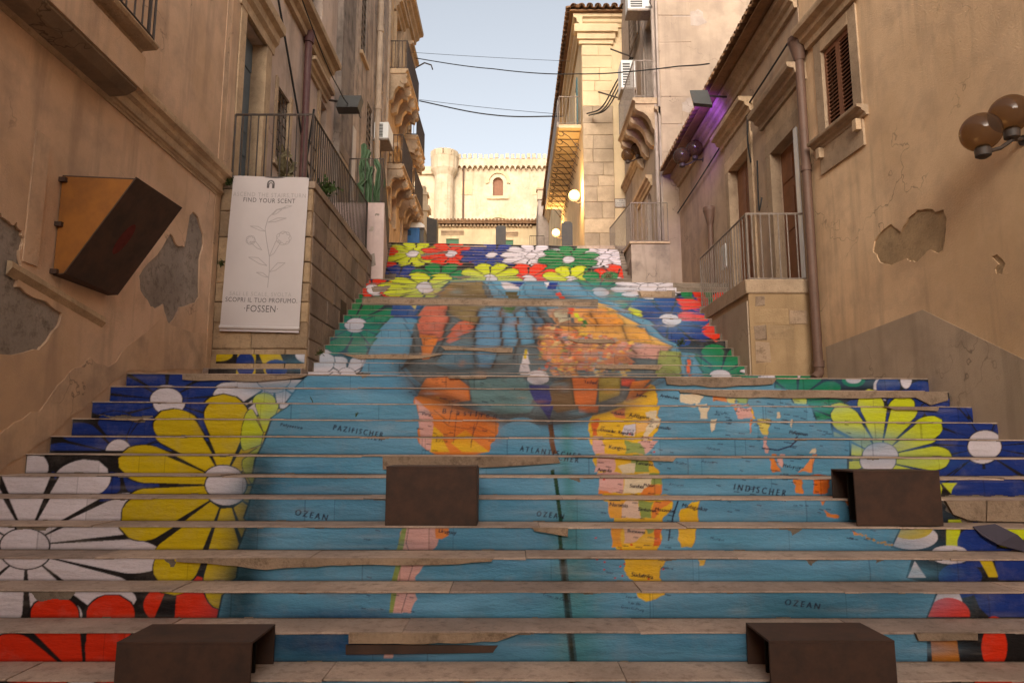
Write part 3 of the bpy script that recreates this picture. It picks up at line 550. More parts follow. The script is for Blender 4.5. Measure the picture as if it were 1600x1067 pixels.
for i, s in enumerate(steps):
    prev = steps[i - 1] if i else None; nxt = steps[i + 1] if i + 1 < len(steps) else None
    back = nxt.Y + .02 if nxt else 18.3
    far_ = s.name >= 100; slab_t = .006 if far_ else .011
    zb = lambda X: (FZ(prev, X) if prev else 0) - .02
    if s.name == 100: zb = lambda X: FZ(steps[i - 1], X) + .05
    if s.name == 200: zb = lambda X: FZ(steps[i - 1], X)
    m = MB()   # riser stone
    m.hexa([(s.xl, s.Y, zb(s.xl) - .2), (s.xr, s.Y, zb(s.xr) - .2), (s.xr, back, zb(s.xr) - .2), (s.xl, back, zb(s.xl) - .2),
            (s.xl, s.Y, FZ(s, s.xl) - slab_t), (s.xr, s.Y, FZ(s, s.xr) - slab_t), (s.xr, back, FZ(s, s.xr) - slab_t), (s.xl, back, FZ(s, s.xl) - slab_t)])
    m.build('riser', M_riser, stair)
    x = s.xl; avg = 1.35 if s.name < 100 else 1.9
    rise = .06 if s.name == 12 else (.15 if s.name == 114 else 0)     # landings climb a little
    while x < s.xr - .05:
        x1 = min(x + random.uniform(.7, 1.3) * avg, s.xr)
        if s.xr - x1 < .4: x1 = s.xr
        m = MB(); dz = random.uniform(-.005, .004); fo = (.007 + random.uniform(-.001, .002)) if far_ else .010 + random.uniform(-.004, .004)
        if rise and s.name == 114: rz = rise
        else: rz = rise
        g = .003
        a, b = x + g, x1 - g; yf = s.Y - fo; c = .002 if far_ else .004
        nseg = max(2, int((b - a) / .22)); xs_ = [a + (b - a) * q / nseg for q in range(nseg + 1)]
        V = []; F = []
        for q, xx in enumerate(xs_):     # worn, uneven front edge
            t = FZ(s, xx) + dz; w1 = random.uniform(-.005, .004) * (.2 if far_ else 1); w2 = random.uniform(-.004, .0) * (.3 if far_ else 1)
            if random.random() < .12 and not far_: w1 += .010; w2 -= .006
            V += [(xx, s.Y + .05, t - slab_t), (xx, yf + w1, t - slab_t + random.uniform(-.002, .003)), (xx, yf + w1, t - c + w2), (xx, yf + c + w1, t + w2 * .4), (xx, back, t + rz), (xx, back, t - slab_t)]
        for q in range(nseg):
            o = q * 6
            for e in range(6): F.append((o + e, o + (e + 1) % 6, o + 6 + (e + 1) % 6, o + 6 + e))
        F += [(0, 1, 2, 3, 4, 5)[::-1], tuple(nseg * 6 + e for e in range(6))]
        m.add(V, F); m.build('tread_slab', M_treads, stair)
        x = x1
# printed vinyl on every riser
n_ = N('printed_vinyl', .55, .14)
at = n_.node('ShaderNodeAttribute', attribute_name='print'); fade = n_.noise(5, 6, .7); gr_ = n_.noise(60, 4, .6)
cc = n_.mix(n_.ramp(fade, [(.5, 0), (.85, .24)]), at.outputs['Color'], (.36, .30, .26, 1))
cc = n_.mix(n_.ramp(gr_, [(.5, 0), (.9, .2)]), cc, (.05, .04, .035, 1)); n_.color(cc)
n_.bump(n_.noise(16, 4, .6, stretch=(.5, 1, 1.6)), .7, .02); M_vinyl = n_.m
TEARS = [[(566, 463), (934, 467), (934, 481), (566, 477)], [(20, 820), (75, 820), (72, 828), (30, 826)], [(42, 922), (118, 922), (112, 935), (60, 938)], [(1222, 820), (1240, 836), (1258, 820)], [(1250, 868), (1268, 885), (1284, 868)],
         [(1368, 866), (1368, 880), (1404, 866)], [(252, 866), (274, 866), (273, 886), (267, 886)], [(1472, 774), (1640, 774), (1640, 819), (1508, 816), (1480, 800)], [(150, 648), (240, 650), (226, 661), (190, 655)], [(918, 436), (985, 436), (985, 441), (940, 439)],
         [(902, 381), (985, 384), (985, 391), (902, 388)], [(595, 428), (620, 428), (616, 438), (595, 438)], [(830, 820), (890, 820), (884, 832), (836, 828)], [(995, 455), (1055, 454), (1055, 466), (1000, 466)], [(655, 398), (700, 392), (700, 395), (660, 401)],
         [(700, 383), (760, 384), (760, 387), (700, 386)], [(720, 436), (700, 432), (740, 433)], [(1335, 585), (1345, 592), (1330, 592)], [(555, 583), (580, 583), (566, 592)], [(875, 742), (908, 742), (905, 754)], [(580, 448), (612, 446), (600, 457), (582, 456)],
         [(1160, 450), (1200, 450), (1200, 486), (1140, 486), (1150, 478)], [(1104, 478), (1200, 478), (1200, 500), (1110, 494)]]
def sample(px, py):
    u = np.clip((px - AX0) * AS - .5, 0, W_ - 2.01); v = np.clip((py - AY0) * AS - .5, 0, H_ - 2.01)
    x, y = u.astype(int), v.astype(int); fx, fy = (u - x)[:, None], (v - y)[:, None]
    return (art[y, x] * (1 - fx) + art[y, x + 1] * fx) * (1 - fy) + (art[y + 1, x] * (1 - fx) + art[y + 1, x + 1] * fx) * fy
def inpoly(px, py, P):
    r = np.zeros(px.shape, bool)
    for (ax, ay), (bx, by) in zip(P, P[1:] + P[:1]):
        if ay == by: continue
        r ^= ((py >= ay) != (py >= by)) & (px < ax + (py - ay) * (bx - ax) / (by - ay))
    return r
def vinyl(name, Y, xl, xr, zlo, zhi, parent, seed, tear=True, step=1.2):
    """zlo, zhi: functions of X; the print layout follows the sheet coordinates of the design"""
    r = np.random.default_rng(seed); cell = step * Y / FOC
    nx = max(8, int((xr - xl) / cell)); nz = max(4, int((zhi(0) - zlo(0)) / cell))
    X = np.linspace(xl, xr, nx + 1); T = np.linspace(0, 1, nz + 1)
    XX, TT = np.meshgrid(X, T); lo = np.array([zlo(x) for x in X]); hi = np.array([zhi(x) for x in X])
    ZZ = lo + (hi - lo) * TT
    ph = r.uniform(0, 6.28, 8); fr = r.uniform(.8, 9, 8)
    wob = sum(np.sin(XX * fr[q] + ph[q] + TT * (1 + q % 3)) for q in range(8)) / 8
    sag = np.clip(wob, 0, 1) * .012 * np.sin(TT * math.pi) + np.abs(np.sin(XX * 3.1 + ph[0])) ** 12 * .008 * np.sin(TT * 3.1)
    top = sum(np.sin(X * f_ + p_) for f_, p_ in zip((3.3, 7.1, 13.7, 29), ph)) / 4
    YY = np.full_like(XX, Y - .005) - sag
    dep = YY * CT + (ZZ - EYE) * ST
    PX = 800 + FOC * XX / dep; PY = 533.5 - FOC * ((ZZ - EYE) * CT - YY * ST) / dep
    # each strip of vinyl carries a little more of the design than its riser is tall, so neighbours repeat at the edges
    pm = PY.mean(0, keepdims=True); ov = 1.26 if Y < 9 else 1.34
    col = sample((PX + r.uniform(-3.5, 3.5)).ravel(), (pm + (PY - pm) * ov).ravel())
    seams = np.sort(r.uniform(xl, xr, max(2, int((xr - xl) / .9)))); pan = np.searchsorted(seams, XX.ravel()); shade = r.uniform(.88, 1.06, len(seams) + 1)[pan]
    near = np.min(np.abs(XX.ravel()[:, None] - seams[None, :]), 1); shade = shade * np.where(near < cell * .7, .72, 1) * (1 - .5 * np.clip(1 - TT.ravel() * 8, 0, 1)) * (1 - .25 * np.clip(1 - (1 - TT.ravel()) * 12, 0, 1)); col = col * shade[:, None]  # seams, grime and shadow lines at riser foot and top painted into the print
    V = np.stack([XX, YY, ZZ], -1).reshape(-1, 3) - np.array(ROOTLOC[parent.name])
    idx = np.arange((nx + 1) * (nz + 1)).reshape(nz + 1, nx + 1)
    Fq = np.stack([idx[:-1, :-1], idx[:-1, 1:], idx[1:, 1:], idx[1:, :-1]], -1).reshape(-1, 4)
    if tear:
        cx = (PX[:-1, :-1] + PX[1:, 1:]).ravel() / 2; cy = (PY[:-1, :-1] + PY[1:, 1:]).ravel() / 2
        kill = np.zeros(len(Fq), bool)
        aj = 1 if Y < 9 else 0; jx = cx + 1.5 * aj * np.sin(cy * .5 + cx * .11); jy = cy + 1.2 * aj * np.sin(cx * .17)
        for P in TEARS:
            xs_ = [p[0] for p in P]; ys_ = [p[1] for p in P]
            if min(ys_) > PY.max() or max(ys_) < PY.min(): continue
            kill |= inpoly(jx, jy, P)
        frac = ((TT[:-1, :-1] + TT[1:, 1:]) / 2).ravel(); tp = np.tile((top[:-1] + top[1:]) / 2, nz)
        kill |= (frac > 1.0 - .16 * np.clip(tp - .45, 0, 1)) | (frac < .10 * np.clip(-tp - .42, 0, 1))
        Fq = Fq[~kill]
    me = bpy.data.meshes.new(name); me.vertices.add(len(V)); me.vertices.foreach_set('co', V.astype(np.float32).ravel())
    me.loops.add(len(Fq) * 4); me.loops.foreach_set('vertex_index', Fq.astype(np.int32).ravel())
    me.polygons.add(len(Fq)); me.polygons.foreach_set('loop_start', np.arange(0, len(Fq) * 4, 4, dtype=np.int32)); me.polygons.foreach_set('loop_total', np.full(len(Fq), 4, np.int32))
    me.update(); me.validate()
    ca = me.color_attributes.new('print', 'FLOAT_COLOR', 'POINT')
    ca.data.foreach_set('color', np.c_[col, np.ones(len(col))].astype(np.float32).ravel())
    me.materials.append(M_vinyl); me.polygons.foreach_set('use_smooth', np.ones(len(me.polygons), bool))
    ob = bpy.data.objects.new(name, me); C.objects.link(ob); ob.parent = parent; return ob
for i, s in enumerate(steps):
    if i == 0: continue
    prev = steps[i - 1]
    lo = (lambda X, p=prev: FZ(p, X) + .002)
    if s.name == 100: lo = (lambda X, p=prev: FZ(p, X) + .065)
    if s.name == 200: lo = (lambda X, p=prev: FZ(p, X) + .155)
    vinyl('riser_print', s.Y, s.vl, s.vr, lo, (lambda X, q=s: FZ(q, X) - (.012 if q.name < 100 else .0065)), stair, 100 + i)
# broken edges where the nosing has lost its face: rough stone standing proud of the print
def stepof(nm): return next(s for s in steps if s.name == nm)
for nm, P in [(1, [(545, 985), (775, 985), (810, 990), (776, 1002), (640, 1006), (545, 1005)]), (3, [(275, 870), (520, 870), (770, 869), (768, 877), (690, 882), (560, 882), (470, 886), (415, 890), (370, 884), (275, 877)]), (7, [(598, 710), (872, 711), (876, 723), (760, 730), (598, 733)]),
              (12, [(1040, 588), (1215, 590), (1208, 600), (1130, 605), (1042, 600)]), (11, [(1062, 607), (1270, 609), (1480, 611), (1482, 625), (1455, 633), (1430, 621), (1240, 622), (1150, 621), (1062, 613)]), (10, [(1380, 633), (1468, 635), (1465, 642), (1400, 640)]), (12, [(285, 584), (480, 586), (470, 590), (400, 596), (285, 593)]),
              (9, [(148, 649), (222, 651), (215, 657), (180, 656)]), (4, [(832, 822), (888, 822), (886, 838), (835, 829)]), (7, [(895, 711), (1056, 713), (1052, 721), (980, 717)]), (102, [(535, 553), (690, 554), (660, 560), (560, 561)]), (103, [(690, 541), (802, 543), (800, 551), (695, 547)]), (104, [(888, 528), (955, 529), (962, 536), (900, 535)]),
              (101, [(930, 570), (1036, 571), (1030, 578), (930, 576)]), (110, [(568, 466), (700, 468), (925, 472), (918, 480), (700, 476), (568, 474)]), (112, [(1000, 455), (1050, 455), (1050, 464), (1002, 465)]), (1, [(1432, 982), (1528, 982), (1528, 1000), (1436, 1001)]), (13 - 1, [(700, 588), (760, 588), (758, 591), (702, 591)]), (5, [(1478, 780), (1540, 780), (1540, 814), (1515, 813), (1490, 803)]), (5, [(1543, 780), (1640, 781), (1640, 815), (1543, 814)])]:
    s = stepof(nm); m = MB(); Q = []
    for (x, y), (x2, y2) in zip(P, P[1:] + P[:1]):
        nn = max(1, int(abs(x2 - x) / 22))
        for q in range(nn): Q.append((x + (x2 - x) * q / nn + random.uniform(-1, 1), y + (y2 - y) * q / nn + (random.uniform(-1.2, 1.2) if q else 0)))
    W = [onY(x, y, s.Y - .03) for x, y in Q]
    W = [(p.x, min(p.z, FZ(s, p.x) - .006)) for p in W]
    m.prism(W, lambda a, b, o: Vector((a, s.Y - o, b)), -.004, .03 + random.uniform(-.003, .004)); m.build('broken_edge', M_broken, stair)
# the hanging strip torn off under one broken edge, and the peeled corner on the right
m = MB(); W = [onY(x, y, 4.149 - .02) for x, y in [(540, 1007), (778, 1008), (770, 1019), (650, 1021), (540, 1022)]]
m.prism([(p.x, p.z) for p in W], lambda a, b, o: Vector((a, 4.149 - o, b)), .008, .02); m.build('loose_backing_strip', M_cortend, stair)
m = MB(); s = stepof(4)
P0 = [onY(1520, 822, s.Y - .02), onY(1555, 818, s.Y - .06), onY(1590, 835, s.Y - .08), onY(1625, 868, s.Y - .05), onY(1560, 850, s.Y - .05), onY(1535, 836, s.Y - .04)]
m.add(P0 + [p + Vector((0, .006, -.004)) for p in P0], [(0, 1, 4, 5), (1, 2, 4), (2, 3, 4), (6, 11, 10, 7), (7, 10, 8), (8, 10, 9), (0, 6, 7, 1), (1, 7, 8, 2), (2, 8, 9, 3), (3, 9, 10, 4), (4, 10, 11, 5), (5, 11, 6, 0)])
m.build('peeled_vinyl_flap', M_sheet, stair)
# white fixing rivets along the bare riser
s = stepof(110); proto = None
for x in (578, 597, 605, 627, 646, 657, 682, 700, 720, 740, 758, 778, 795, 812, 852, 876):
    p = onY(x, 475 + (x - 570) * .013, s.Y - .04)
    if proto is None:
        m = MB(); m.ball(p, .022, 8, 5, .6); proto = m.build('rivet', M_white, stair, True); p0 = p
    else: copy_part(proto, stair, p - p0)
# ------------------------------------------------------------------ facades
def rect(s0, s1, z0, z1): return [(s0, z0), (s1, z0), (s1, z1), (s0, z1)]
def jag(poly_, n=3, a=.012):
    Q = []
    for (x, y), (x2, y2) in zip(poly_, poly_[1:] + poly_[:1]):
        for q in range(n): Q.append((x + (x2 - x) * q / n + random.uniform(-a, a), y + (y2 - y) * q / n + random.uniform(-a, a)))
    return Q
def facade(parent, w, s0, s1, z0, z1, mat, holes=(), back=5.0, name='wall'):
    """street wall with real openings: holes = [(polygon, recess)]"""
    m = MB(); outer = rect(s0, s1, z0, z1)
    loops = [[Vector((a, b, 0)) for a, b in outer]] + [[Vector((a, b, 0)) for a, b in h] for h, d in holes]
    pts = [(v.x, v.y) for L in loops for v in L]
    m.add([w.p(a, b, 0) for a, b in pts], [tuple(t) for t in tessellate_polygon(loops)])
    for h, d in holes:
        n = len(h); m.add([w.p(a, b, 0) for a, b in h] + [w.p(a, b, -d) for a, b in h], [(i, (i + 1) % n, n + (i + 1) % n, n + i) for i in range(n)])
    A = [w.p(a, b, 0) for a, b in outer]; B = [w.p(a, b, -back) for a, b in outer]
    m.add(A + B, [(0, 1, 5, 4), (1, 2, 6, 5), (2, 3, 7, 6), (3, 0, 4, 7), (7, 6, 5, 4)])
    return m.build(name, mat, parent)
def panel(parent, w, polyg, o0, o1, mat, name):
    m = MB(); m.prism(polyg, w.p, o0, o1); return m.build(name, mat, parent)
def wbox(parent, w, s0, s1, z0, z1, o0, o1, mat, name):
    m = MB(); m.wbox(w, s0, s1, z0, z1, o0, o1); return m.build(name, mat, parent)
def cornice(z, d, h):    # moulding outline (o, z) with steps
    return [(-.02, z), (-.02, z - h), (d * .25, z - h), (d * .3, z - h * .72), (d * .55, z - h * .6), (d * .62, z - h * .36), (d * .95, z - h * .28), (d, z - h * .1), (d, z)]
def railing(parent, path, h, n, mat, r=.008, rail_r=.014, low=.06, mid=None):
    """rails as one frame part, every bar a part"""
    path = [Vector(p) for p in path]; m = MB()
    up = Vector((0, 0, 1))
    m.tube([p + up * h for p in path], rail_r, 6); m.tube([p + up * low for p in path], rail_r * .7, 6)
    for p in path: m.tube([p, p + up * h], rail_r * .9, 6)
    m.build('rail', mat, parent)
    L = [(path[i + 1] - path[i]).length for i in range(len(path) - 1)]; tot = sum(L); proto = None
    for q in range(1, n):
        d = tot * q / n; i = 0
        while i < len(L) - 1 and d > L[i]: d -= L[i]; i += 1
        b = path[i].lerp(path[i + 1], d / L[i])
        if proto is None:
            m = MB(); m.tube([b + up * low, b + up * h], r, 6); proto = m.build('bar', mat, parent); p0 = b
        else: copy_part(proto, parent, b - p0)
def shutter(parent, w, s0, s1, z0, z1, o, mat, nsl=18, name='shutter', slats=True):
    """louvred leaf: frame + slats"""
    m = MB(); t = .045
    for a in ((s0, s0 + t, z0, z1), (s1 - t, s1, z0, z1), (s0 + t, s1 - t, z0, z0 + t * 1.5), (s0 + t, s1 - t, z1 - t * 1.5, z1)): m.wbox(w, *a, o, o + .035)
    fr = m.build(name, mat, parent)
    proto = None; pitch = (z1 - z0 - 3 * t) / nsl
    for q in range(nsl):
        z = z0 + 1.5 * t + pitch * (q + .5)
        if proto is None:
            m = MB(); m.hexa([w.p(s0 + t, z - pitch * .42, o + .034), w.p(s1 - t, z - pitch * .42, o + .034), w.p(s1 - t, z - pitch * .42 + .006, o + .040), w.p(s0 + t, z - pitch * .42 + .006, o + .040),
                              w.p(s0 + t, z + pitch * .3, o + .004), w.p(s1 - t, z + pitch * .3, o + .004), w.p(s1 - t, z + pitch * .3 + .006, o + .010), w.p(s0 + t, z + pitch * .3 + .006, o + .010)])
            proto = m.build('slat', mat, fr); zz = z
        else: copy_part(proto, fr, (0, 0, z - zz))
    return fr
def blocks(parent, fr, s0, s1, z0, z1, o1, mat, hmin=.24, hmax=.36, wmin=.35, wmax=.8, depth=.1, name='stone', gap=.008, c=.012):
    z = z0
    while z < z1 - .05:
        h = random.uniform(hmin, hmax)
        if z1 - (z + h) < hmin * .7: h = z1 - z
        s = s0
        while s < s1 - .02:
            wd = random.uniform(wmin, wmax)
            if s1 - (s + wd) < wmin * .6: wd = s1 - s
            m = MB(); m.cham(fr, s + gap / 2, s + wd - gap / 2, z + gap / 2, z + h - gap / 2, o1 - depth, o1 + random.uniform(-.006, .006), c)
            m.build(name, mat, parent); s += wd
        z += h
def grille(parent, w, s0, s1, z0, z1, o, ns, nz, mat, r=.009):
    m = MB()
    for i in range(ns + 1): s = s0 + (s1 - s0) * i / ns; m.tube([w.p(s, z0, o), w.p(s, z1, o)], r, 6)
    for i in range(nz + 1): z = z0 + (z1 - z0) * i / nz; m.tube([w.p(s0, z, o + r), w.p(s1, z, o + r)], r, 6)
    return m.build('window_grille', mat, parent)
def cable(name, label, pts, r=.008, sag=0, mat=None, n=14, parent=None, group=None):
    P = [Vector(p) for p in pts]; Q = []
    E_ = [P[0] * 2 - P[1]] + P + [P[-1] * 2 - P[-2]]
    for i in range(len(P) - 1):
        for q in range(n):
            t = q / n; a, b, c, d = E_[i:i + 4]
            v = .5 * (2 * b + (c - a) * t + (2 * a - 5 * b + 4 * c - d) * t * t + (3 * b - a - 3 * c + d) * t ** 3); v.z -= sag * 4 * t * (1 - t) * (P[i + 1] - P[i]).length; Q.append(v)
    Q.append(P[-1]); m = MB(); m.tube(Q, r, 5); o = m.build(name, mat or M_cable, parent)
    if not parent: tag(o, label, 'cable', group)
    return o

# ================================================================== LEFT SIDE
L1 = Wall((-3.80, -14.0), (-4.105, 9.38), (0, 4)); LS = L1.L - 10.88; L2 = Wall((-4.12, 9.38), (-4.12, 40), (0, 20))
hA = thing('near_house', 'ochre plastered house with a heavy stone string course, flaking wall and steel box', 'house', (-4.2, 4, 0))
bare1 = [(950, 405), (985, 475), (1025, 480), (1055, 310), (1075, 288), (1100, 320), (1130, 410), (1130, 470), (1110, 560), (1108, 760), (1090, 790), (1000, 820), (980, 860), (945, 915), (930, 900), (905, 800), (865, 825), (840, 815), (780, 720), (775, 650), (800, 600), (870, 530)]
bare1 = L1.hits([(x / 3.557, y / 3.557 + 250) for x, y in bare1]); bare1 = jag(bare1, 3, .010)
bare2 = [(-160, 280), (0, 300), (40, 330), (70, 365), (90, 350), (120, 400), (130, 460), (110, 510), (120, 590), (95, 700), (150, 740), (260, 790), (345, 850), (320, 930), (240, 1030), (200, 1060), (0, 1085), (-200, 1120)]
bare2 = jag(L1.hits([(x / 3.557, y / 3.557 + 250) for x, y in bare2]), 3, .012)
facade(hA, L1, 0, L1.L, 0, 12, M_left, [(bare1, .022), (bare2, .026)])
for b, d in ((bare1, .02), (bare2, .024)): panel(hA, L1, b, -.06, -d, M_bare, 'bare_rubble_patch')
# flaked damp base of the wall above the stair line
bs = L1.hits([(0, 735), (45, 704), (84, 676), (116, 646), (149, 622), (172, 600), (199, 581), (240, 578), (322, 577), (334, 520), (300, 520), (250, 500), (200, 540), (170, 575), (140, 560), (100, 590), (60, 640), (20, 660), (0, 680), (-160, 760), (-160, 860)])
panel(hA, L1, jag(bs, 3, .02), -.01, .006, M_leftbase, 'flaked_base')
# string course and balcony
sA, zA = L1.hit(345, 292, .02); zt = L1.hit(352, 268, .15)[1]; zl = L1.hit(338, 296, .05)[1]
m = MB(); m.profile(cornice(zt + .06, .17, .26), L1, LS + 6.3, LS + 10.84); m.build('string_course', M_trim, hA)
m = MB(); m.profile(cornice(zl + .05, .07, .09), L1, LS + 6.3, LS + 10.84); m.build('string_course', M_trim, hA)
s_end, z_b = L1.hit(224, 140, .32)
bal = MB(); bal.wbox(L1, LS + 2.0, s_end, z_b - .02, z_b + .34, -.02, .32); bal_o = bal.build('balcony', M_left, hA)
m = MB(); m.profile(cornice(z_b + .50, .42, .155), L1, LS + 2.0, s_end + .05); m.build('balcony_slab', M_trim, bal_o)
m = MB(); m.profile([(-.02, z_b - .021), (-.02, z_b - .13), (.2, z_b - .11), (.30, z_b - .05), (.30, z_b - .021)], L1, LS + 2.0, s_end - .08); m.build('balcony_soffit', M_mortar, bal_o)
railing(bal_o, [L1.p(LS + 2.0, z_b + .50, .38), L1.p(s_end, z_b + .50, .38), L1.p(s_end, z_b + .50, .02)], 1.0, 44, M_iron, .009)
# old moulding ledge below the steel box
(sa, za), (sb, zb_) = L1.hit(28, 425), L1.hit(160, 503)
m = MB(); P = [(.0, .06), (.07, .05), (.08, -.01), (.04, -.05), (.0, -.09)]
P = [(o * .6, z * .8) for o, z in P]; A = [L1.p(sa - .12, za + .02 + z, o - .01) for o, z in P]; B = [L1.p(sb, zb_ + z, o - .01) for o, z in P]
m.add(A + B, [(i, (i + 1) % 5, 5 + (i + 1) % 5, 5 + i) for i in range(5)] + [(4, 3, 2, 1, 0), (5, 6, 7, 8, 9)]); m.build('broken_ledge', M_trim, hA)
s1, _ = L1.hit(42, 330); s2, _ = L1.hit(66, 330); wbox(hA, L1, s1, s2, za + .1, za + 1.25, -.01, .012, M_leftbase, 'plaster_strip')
wbox(hA, L1, LS + 10.72, LS + 10.88, 0, 12, -.02, .012, M_leftbase, 'corner_strip')

# ---- wall-mounted corten floodlight box
Y0 = 5.98; wt = L1.hit(76, 276); q0 = onY(76, 276, Y0); q1 = onY(210, 281, Y0); q2 = onY(100, 427, Y0); q3 = onY(63, 428, Y0)
Lb = .86; D = Vector((-.012, Lb, 0)); xw = lambda y: -4.058 - .0129 * (y - Y0) + .0
bx = thing('steel_light_box', 'large rusty steel wedge box fixed high on the plaster wall', 'light box', (-4.06, Y0 + .5, q2.z))
t = .012
def plate(P, nrm, th, name, mat, par):
    P = [Vector(p) for p in P]; nrm = Vector(nrm).normalized() * th; k_ = len(P); m = MB()
    m.add(P + [p + nrm for p in P], [tuple(range(k_))[::-1], tuple(range(k_, 2 * k_))] + [(i, (i + 1) % k_, k_ + (i + 1) % k_, k_ + i) for i in range(k_)]); return m.build(name, mat, par)
w0t, w0b = Vector((-4.05, Y0, q0.z)), Vector((-4.05, Y0, q3.z)); e1 = Vector((q1.x, Y0, q1.z)); e2 = Vector((q2.x, Y0, q2.z))
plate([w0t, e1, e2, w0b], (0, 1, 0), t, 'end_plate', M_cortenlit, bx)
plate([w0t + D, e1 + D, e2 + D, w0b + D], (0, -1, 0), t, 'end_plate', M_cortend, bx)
n_f = (e1 - e2).cross(D).normalized()
if n_f.x < 0: n_f = -n_f
lip = (e1 - e2).normalized() * .05
plate([e1 + lip * .6 - D * .01, e1 + D + lip, e2 + D - lip * .2, e2 - D * .01], n_f, t, 'front_plate', M_cortend, bx)
plate([e2 - D * .01, e2 + D, w0b + D, w0b], (0, 0, -1), t, 'bottom_plate', M_cortend, bx)
plate([w0t, w0t + D, e1 + D, e1], (0, 0, 1), t, 'top_plate', M_cortend, bx)
for f_ in (.02, .5, .96):
    m = MB(); zc = w0b.z + (w0t.z - w0b.z) * f_; m.box(-4.06, -4.0, Y0 - .035, Y0, zc - .02, zc + .02); m.build('bracket', M_cortend, bx)
m = MB(); cpt = e1.lerp(e2, .5) + D * .45 + n_f * .0135
m.add([cpt + (e1 - e2).normalized() * .17 * math.cos(a) + D.normalized() * .075 * math.sin(a) for a in np.linspace(0, 6.28, 24, False)], [tuple(range(24))])
m.build('red_paint_smear', plain('red_paint_smear', (.17, .028, .024, 1), .7, .2, .8, 16), bx)

# ---- first terrace (podium) with the banner
PY0 = 9.38; zT = onY(487, 284, PY0).z
tA = thing('terrace', 'tall stone terrace block beside the stairs, banner on its front, iron railing on top', 'terrace', (-3.4, PY0 + .5, 1.2))
m = MB(); m.box(-4.11, -2.83, PY0 + .03, 14.9, 0.3, zT - .1); m.build('core', M_mortar, tA)
FRA = lambda s, z, o: Vector((s, PY0 + .05 - o, z))
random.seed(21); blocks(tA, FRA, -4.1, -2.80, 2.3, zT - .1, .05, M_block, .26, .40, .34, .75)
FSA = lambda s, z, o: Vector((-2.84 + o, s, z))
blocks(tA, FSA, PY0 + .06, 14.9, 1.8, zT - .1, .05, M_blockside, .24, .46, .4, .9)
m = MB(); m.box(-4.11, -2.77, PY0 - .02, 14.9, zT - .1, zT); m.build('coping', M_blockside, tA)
zb1 = onY(400, 568, 9.36).z
for (a, b, nm) in ((0, 2.3, 'plinth'),): 
    m = MB(); m.box(-4.1, -2.8, PY0, PY0 + .1, .3, 2.3); m.build(nm, M_block, tA)
m = MB(); m.box(-4.1, -2.79, 9.16, 9.40, 2.0, onY(400, 575, 9.16).z); m.build('foot_step', M_treads, tA)
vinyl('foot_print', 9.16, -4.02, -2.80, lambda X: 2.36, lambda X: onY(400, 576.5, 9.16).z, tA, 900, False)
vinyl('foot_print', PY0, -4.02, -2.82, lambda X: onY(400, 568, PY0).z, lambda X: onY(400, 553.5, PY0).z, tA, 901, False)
m = MB(); m.box(-2.805, -2.79, *[onY(538, 460, 11.1).y, onY(548, 460, 11.5).y], 3.55, 4.0); m.build('meter_hatch', M_cortend, tA)
m = MB(); a, b = 11.9, 12.5
rz = zT
railing(tA, [(-3.98, PY0 + .06, rz), (-2.86, PY0 + .06, rz), (-2.86, 13.2, rz)], 1.03, 44, M_iron, .010, .017, .04)
# weeds on the terrace
def weed(name, label, pos, h, n, mat, spread=.5, leafy=True, cat='weed', par=None):
    m = MB()
    for i in range(n):
        a = random.uniform(0, 6.28); l = h * random.uniform(.5, 1); tip = Vector(pos) + Vector((math.cos(a) * spread * l, math.sin(a) * spread * l, l)); mid = Vector(pos).lerp(tip, .5) + Vector((0, 0, l * .12))
        m.tube([pos, mid, tip], .004, 4, True, .0015)
        if leafy:
            for q in range(7):
                c = mid.lerp(tip, random.uniform(-.6, 1)); d = Vector((random.uniform(-1, 1), random.uniform(-1, 1), random.uniform(-.3, .8))).normalized() * h * .13; e = d.cross(Vector((random.random(), 1, .3))).normalized() * h * .05
                m.add([c, c + d * .5 + e, c + d, c + d * .5 - e], [(0, 1, 2, 3)])
    o = m.build(name, mat, par)
    if not par: tag(o, label, cat)
    return o
def moss(label, pos, r, n=70, mat=None):
    m = MB()
    for i in range(n):
        c = Vector(pos) + Vector((random.gauss(0, r * .5), random.gauss(0, r * .35), random.gauss(0, r * .4))); d = Vector((random.uniform(-1, 1), random.uniform(-1.4, .2), random.uniform(-.5, 1))).normalized() * r * .4; e = d.cross(Vector((random.random(), 1, .3))).normalized() * r * .14
        m.add([c, c + d * .5 + e, c + d, c + d * .5 - e], [(0, 1, 2, 3)]); m.tube([pos, c], .002, 3)
    o = tag(m.build('moss_tuft', mat or M_leaf), label, 'weed'); return o
moss('green tuft growing where the string course meets the terrace', (-3.98, PY0 - .03, zT - .02), .09)
moss('green tuft in a joint beside the banner edge', onY(345, 412, PY0 - .02), .055, 50)
moss('green weeds sprouting at the terrace corner under the railing', onY(502, 296, 10.0) + Vector((.06, 0, 0)), .16, 120)
moss('little green weed low on the terrace side by the stairs', onY(500, 551, 9.55), .06, 50)
weed('dry_weed', 'dry feathery weed growing behind the railing by the blue door', (-3.4, 9.9, rz), .85, 12, M_dry, .22)
moss('small green weed on the tread in front of the white flower print', onY(146, 771, 5.62), .05, 60)
weed('grass_tuft', 'thin grass tuft growing out of the stairs beside the blue map', onY(489, 629, 6.72), .07, 6, M_leaf, .6, False)
weed('grass_tuft', 'thin grass tuft on the stairs under the blue map edge near the island names', onY(556, 651, 6.45), .05, 6, M_leaf, .7, False)
moss('brownish weed on the upper steps among the red petals', onY(950, 431, 15.0), .09, 60, M_dry)
moss('dark weed on the steps below the round blue flower', onY(1064, 536, 10.3), .07, 60)

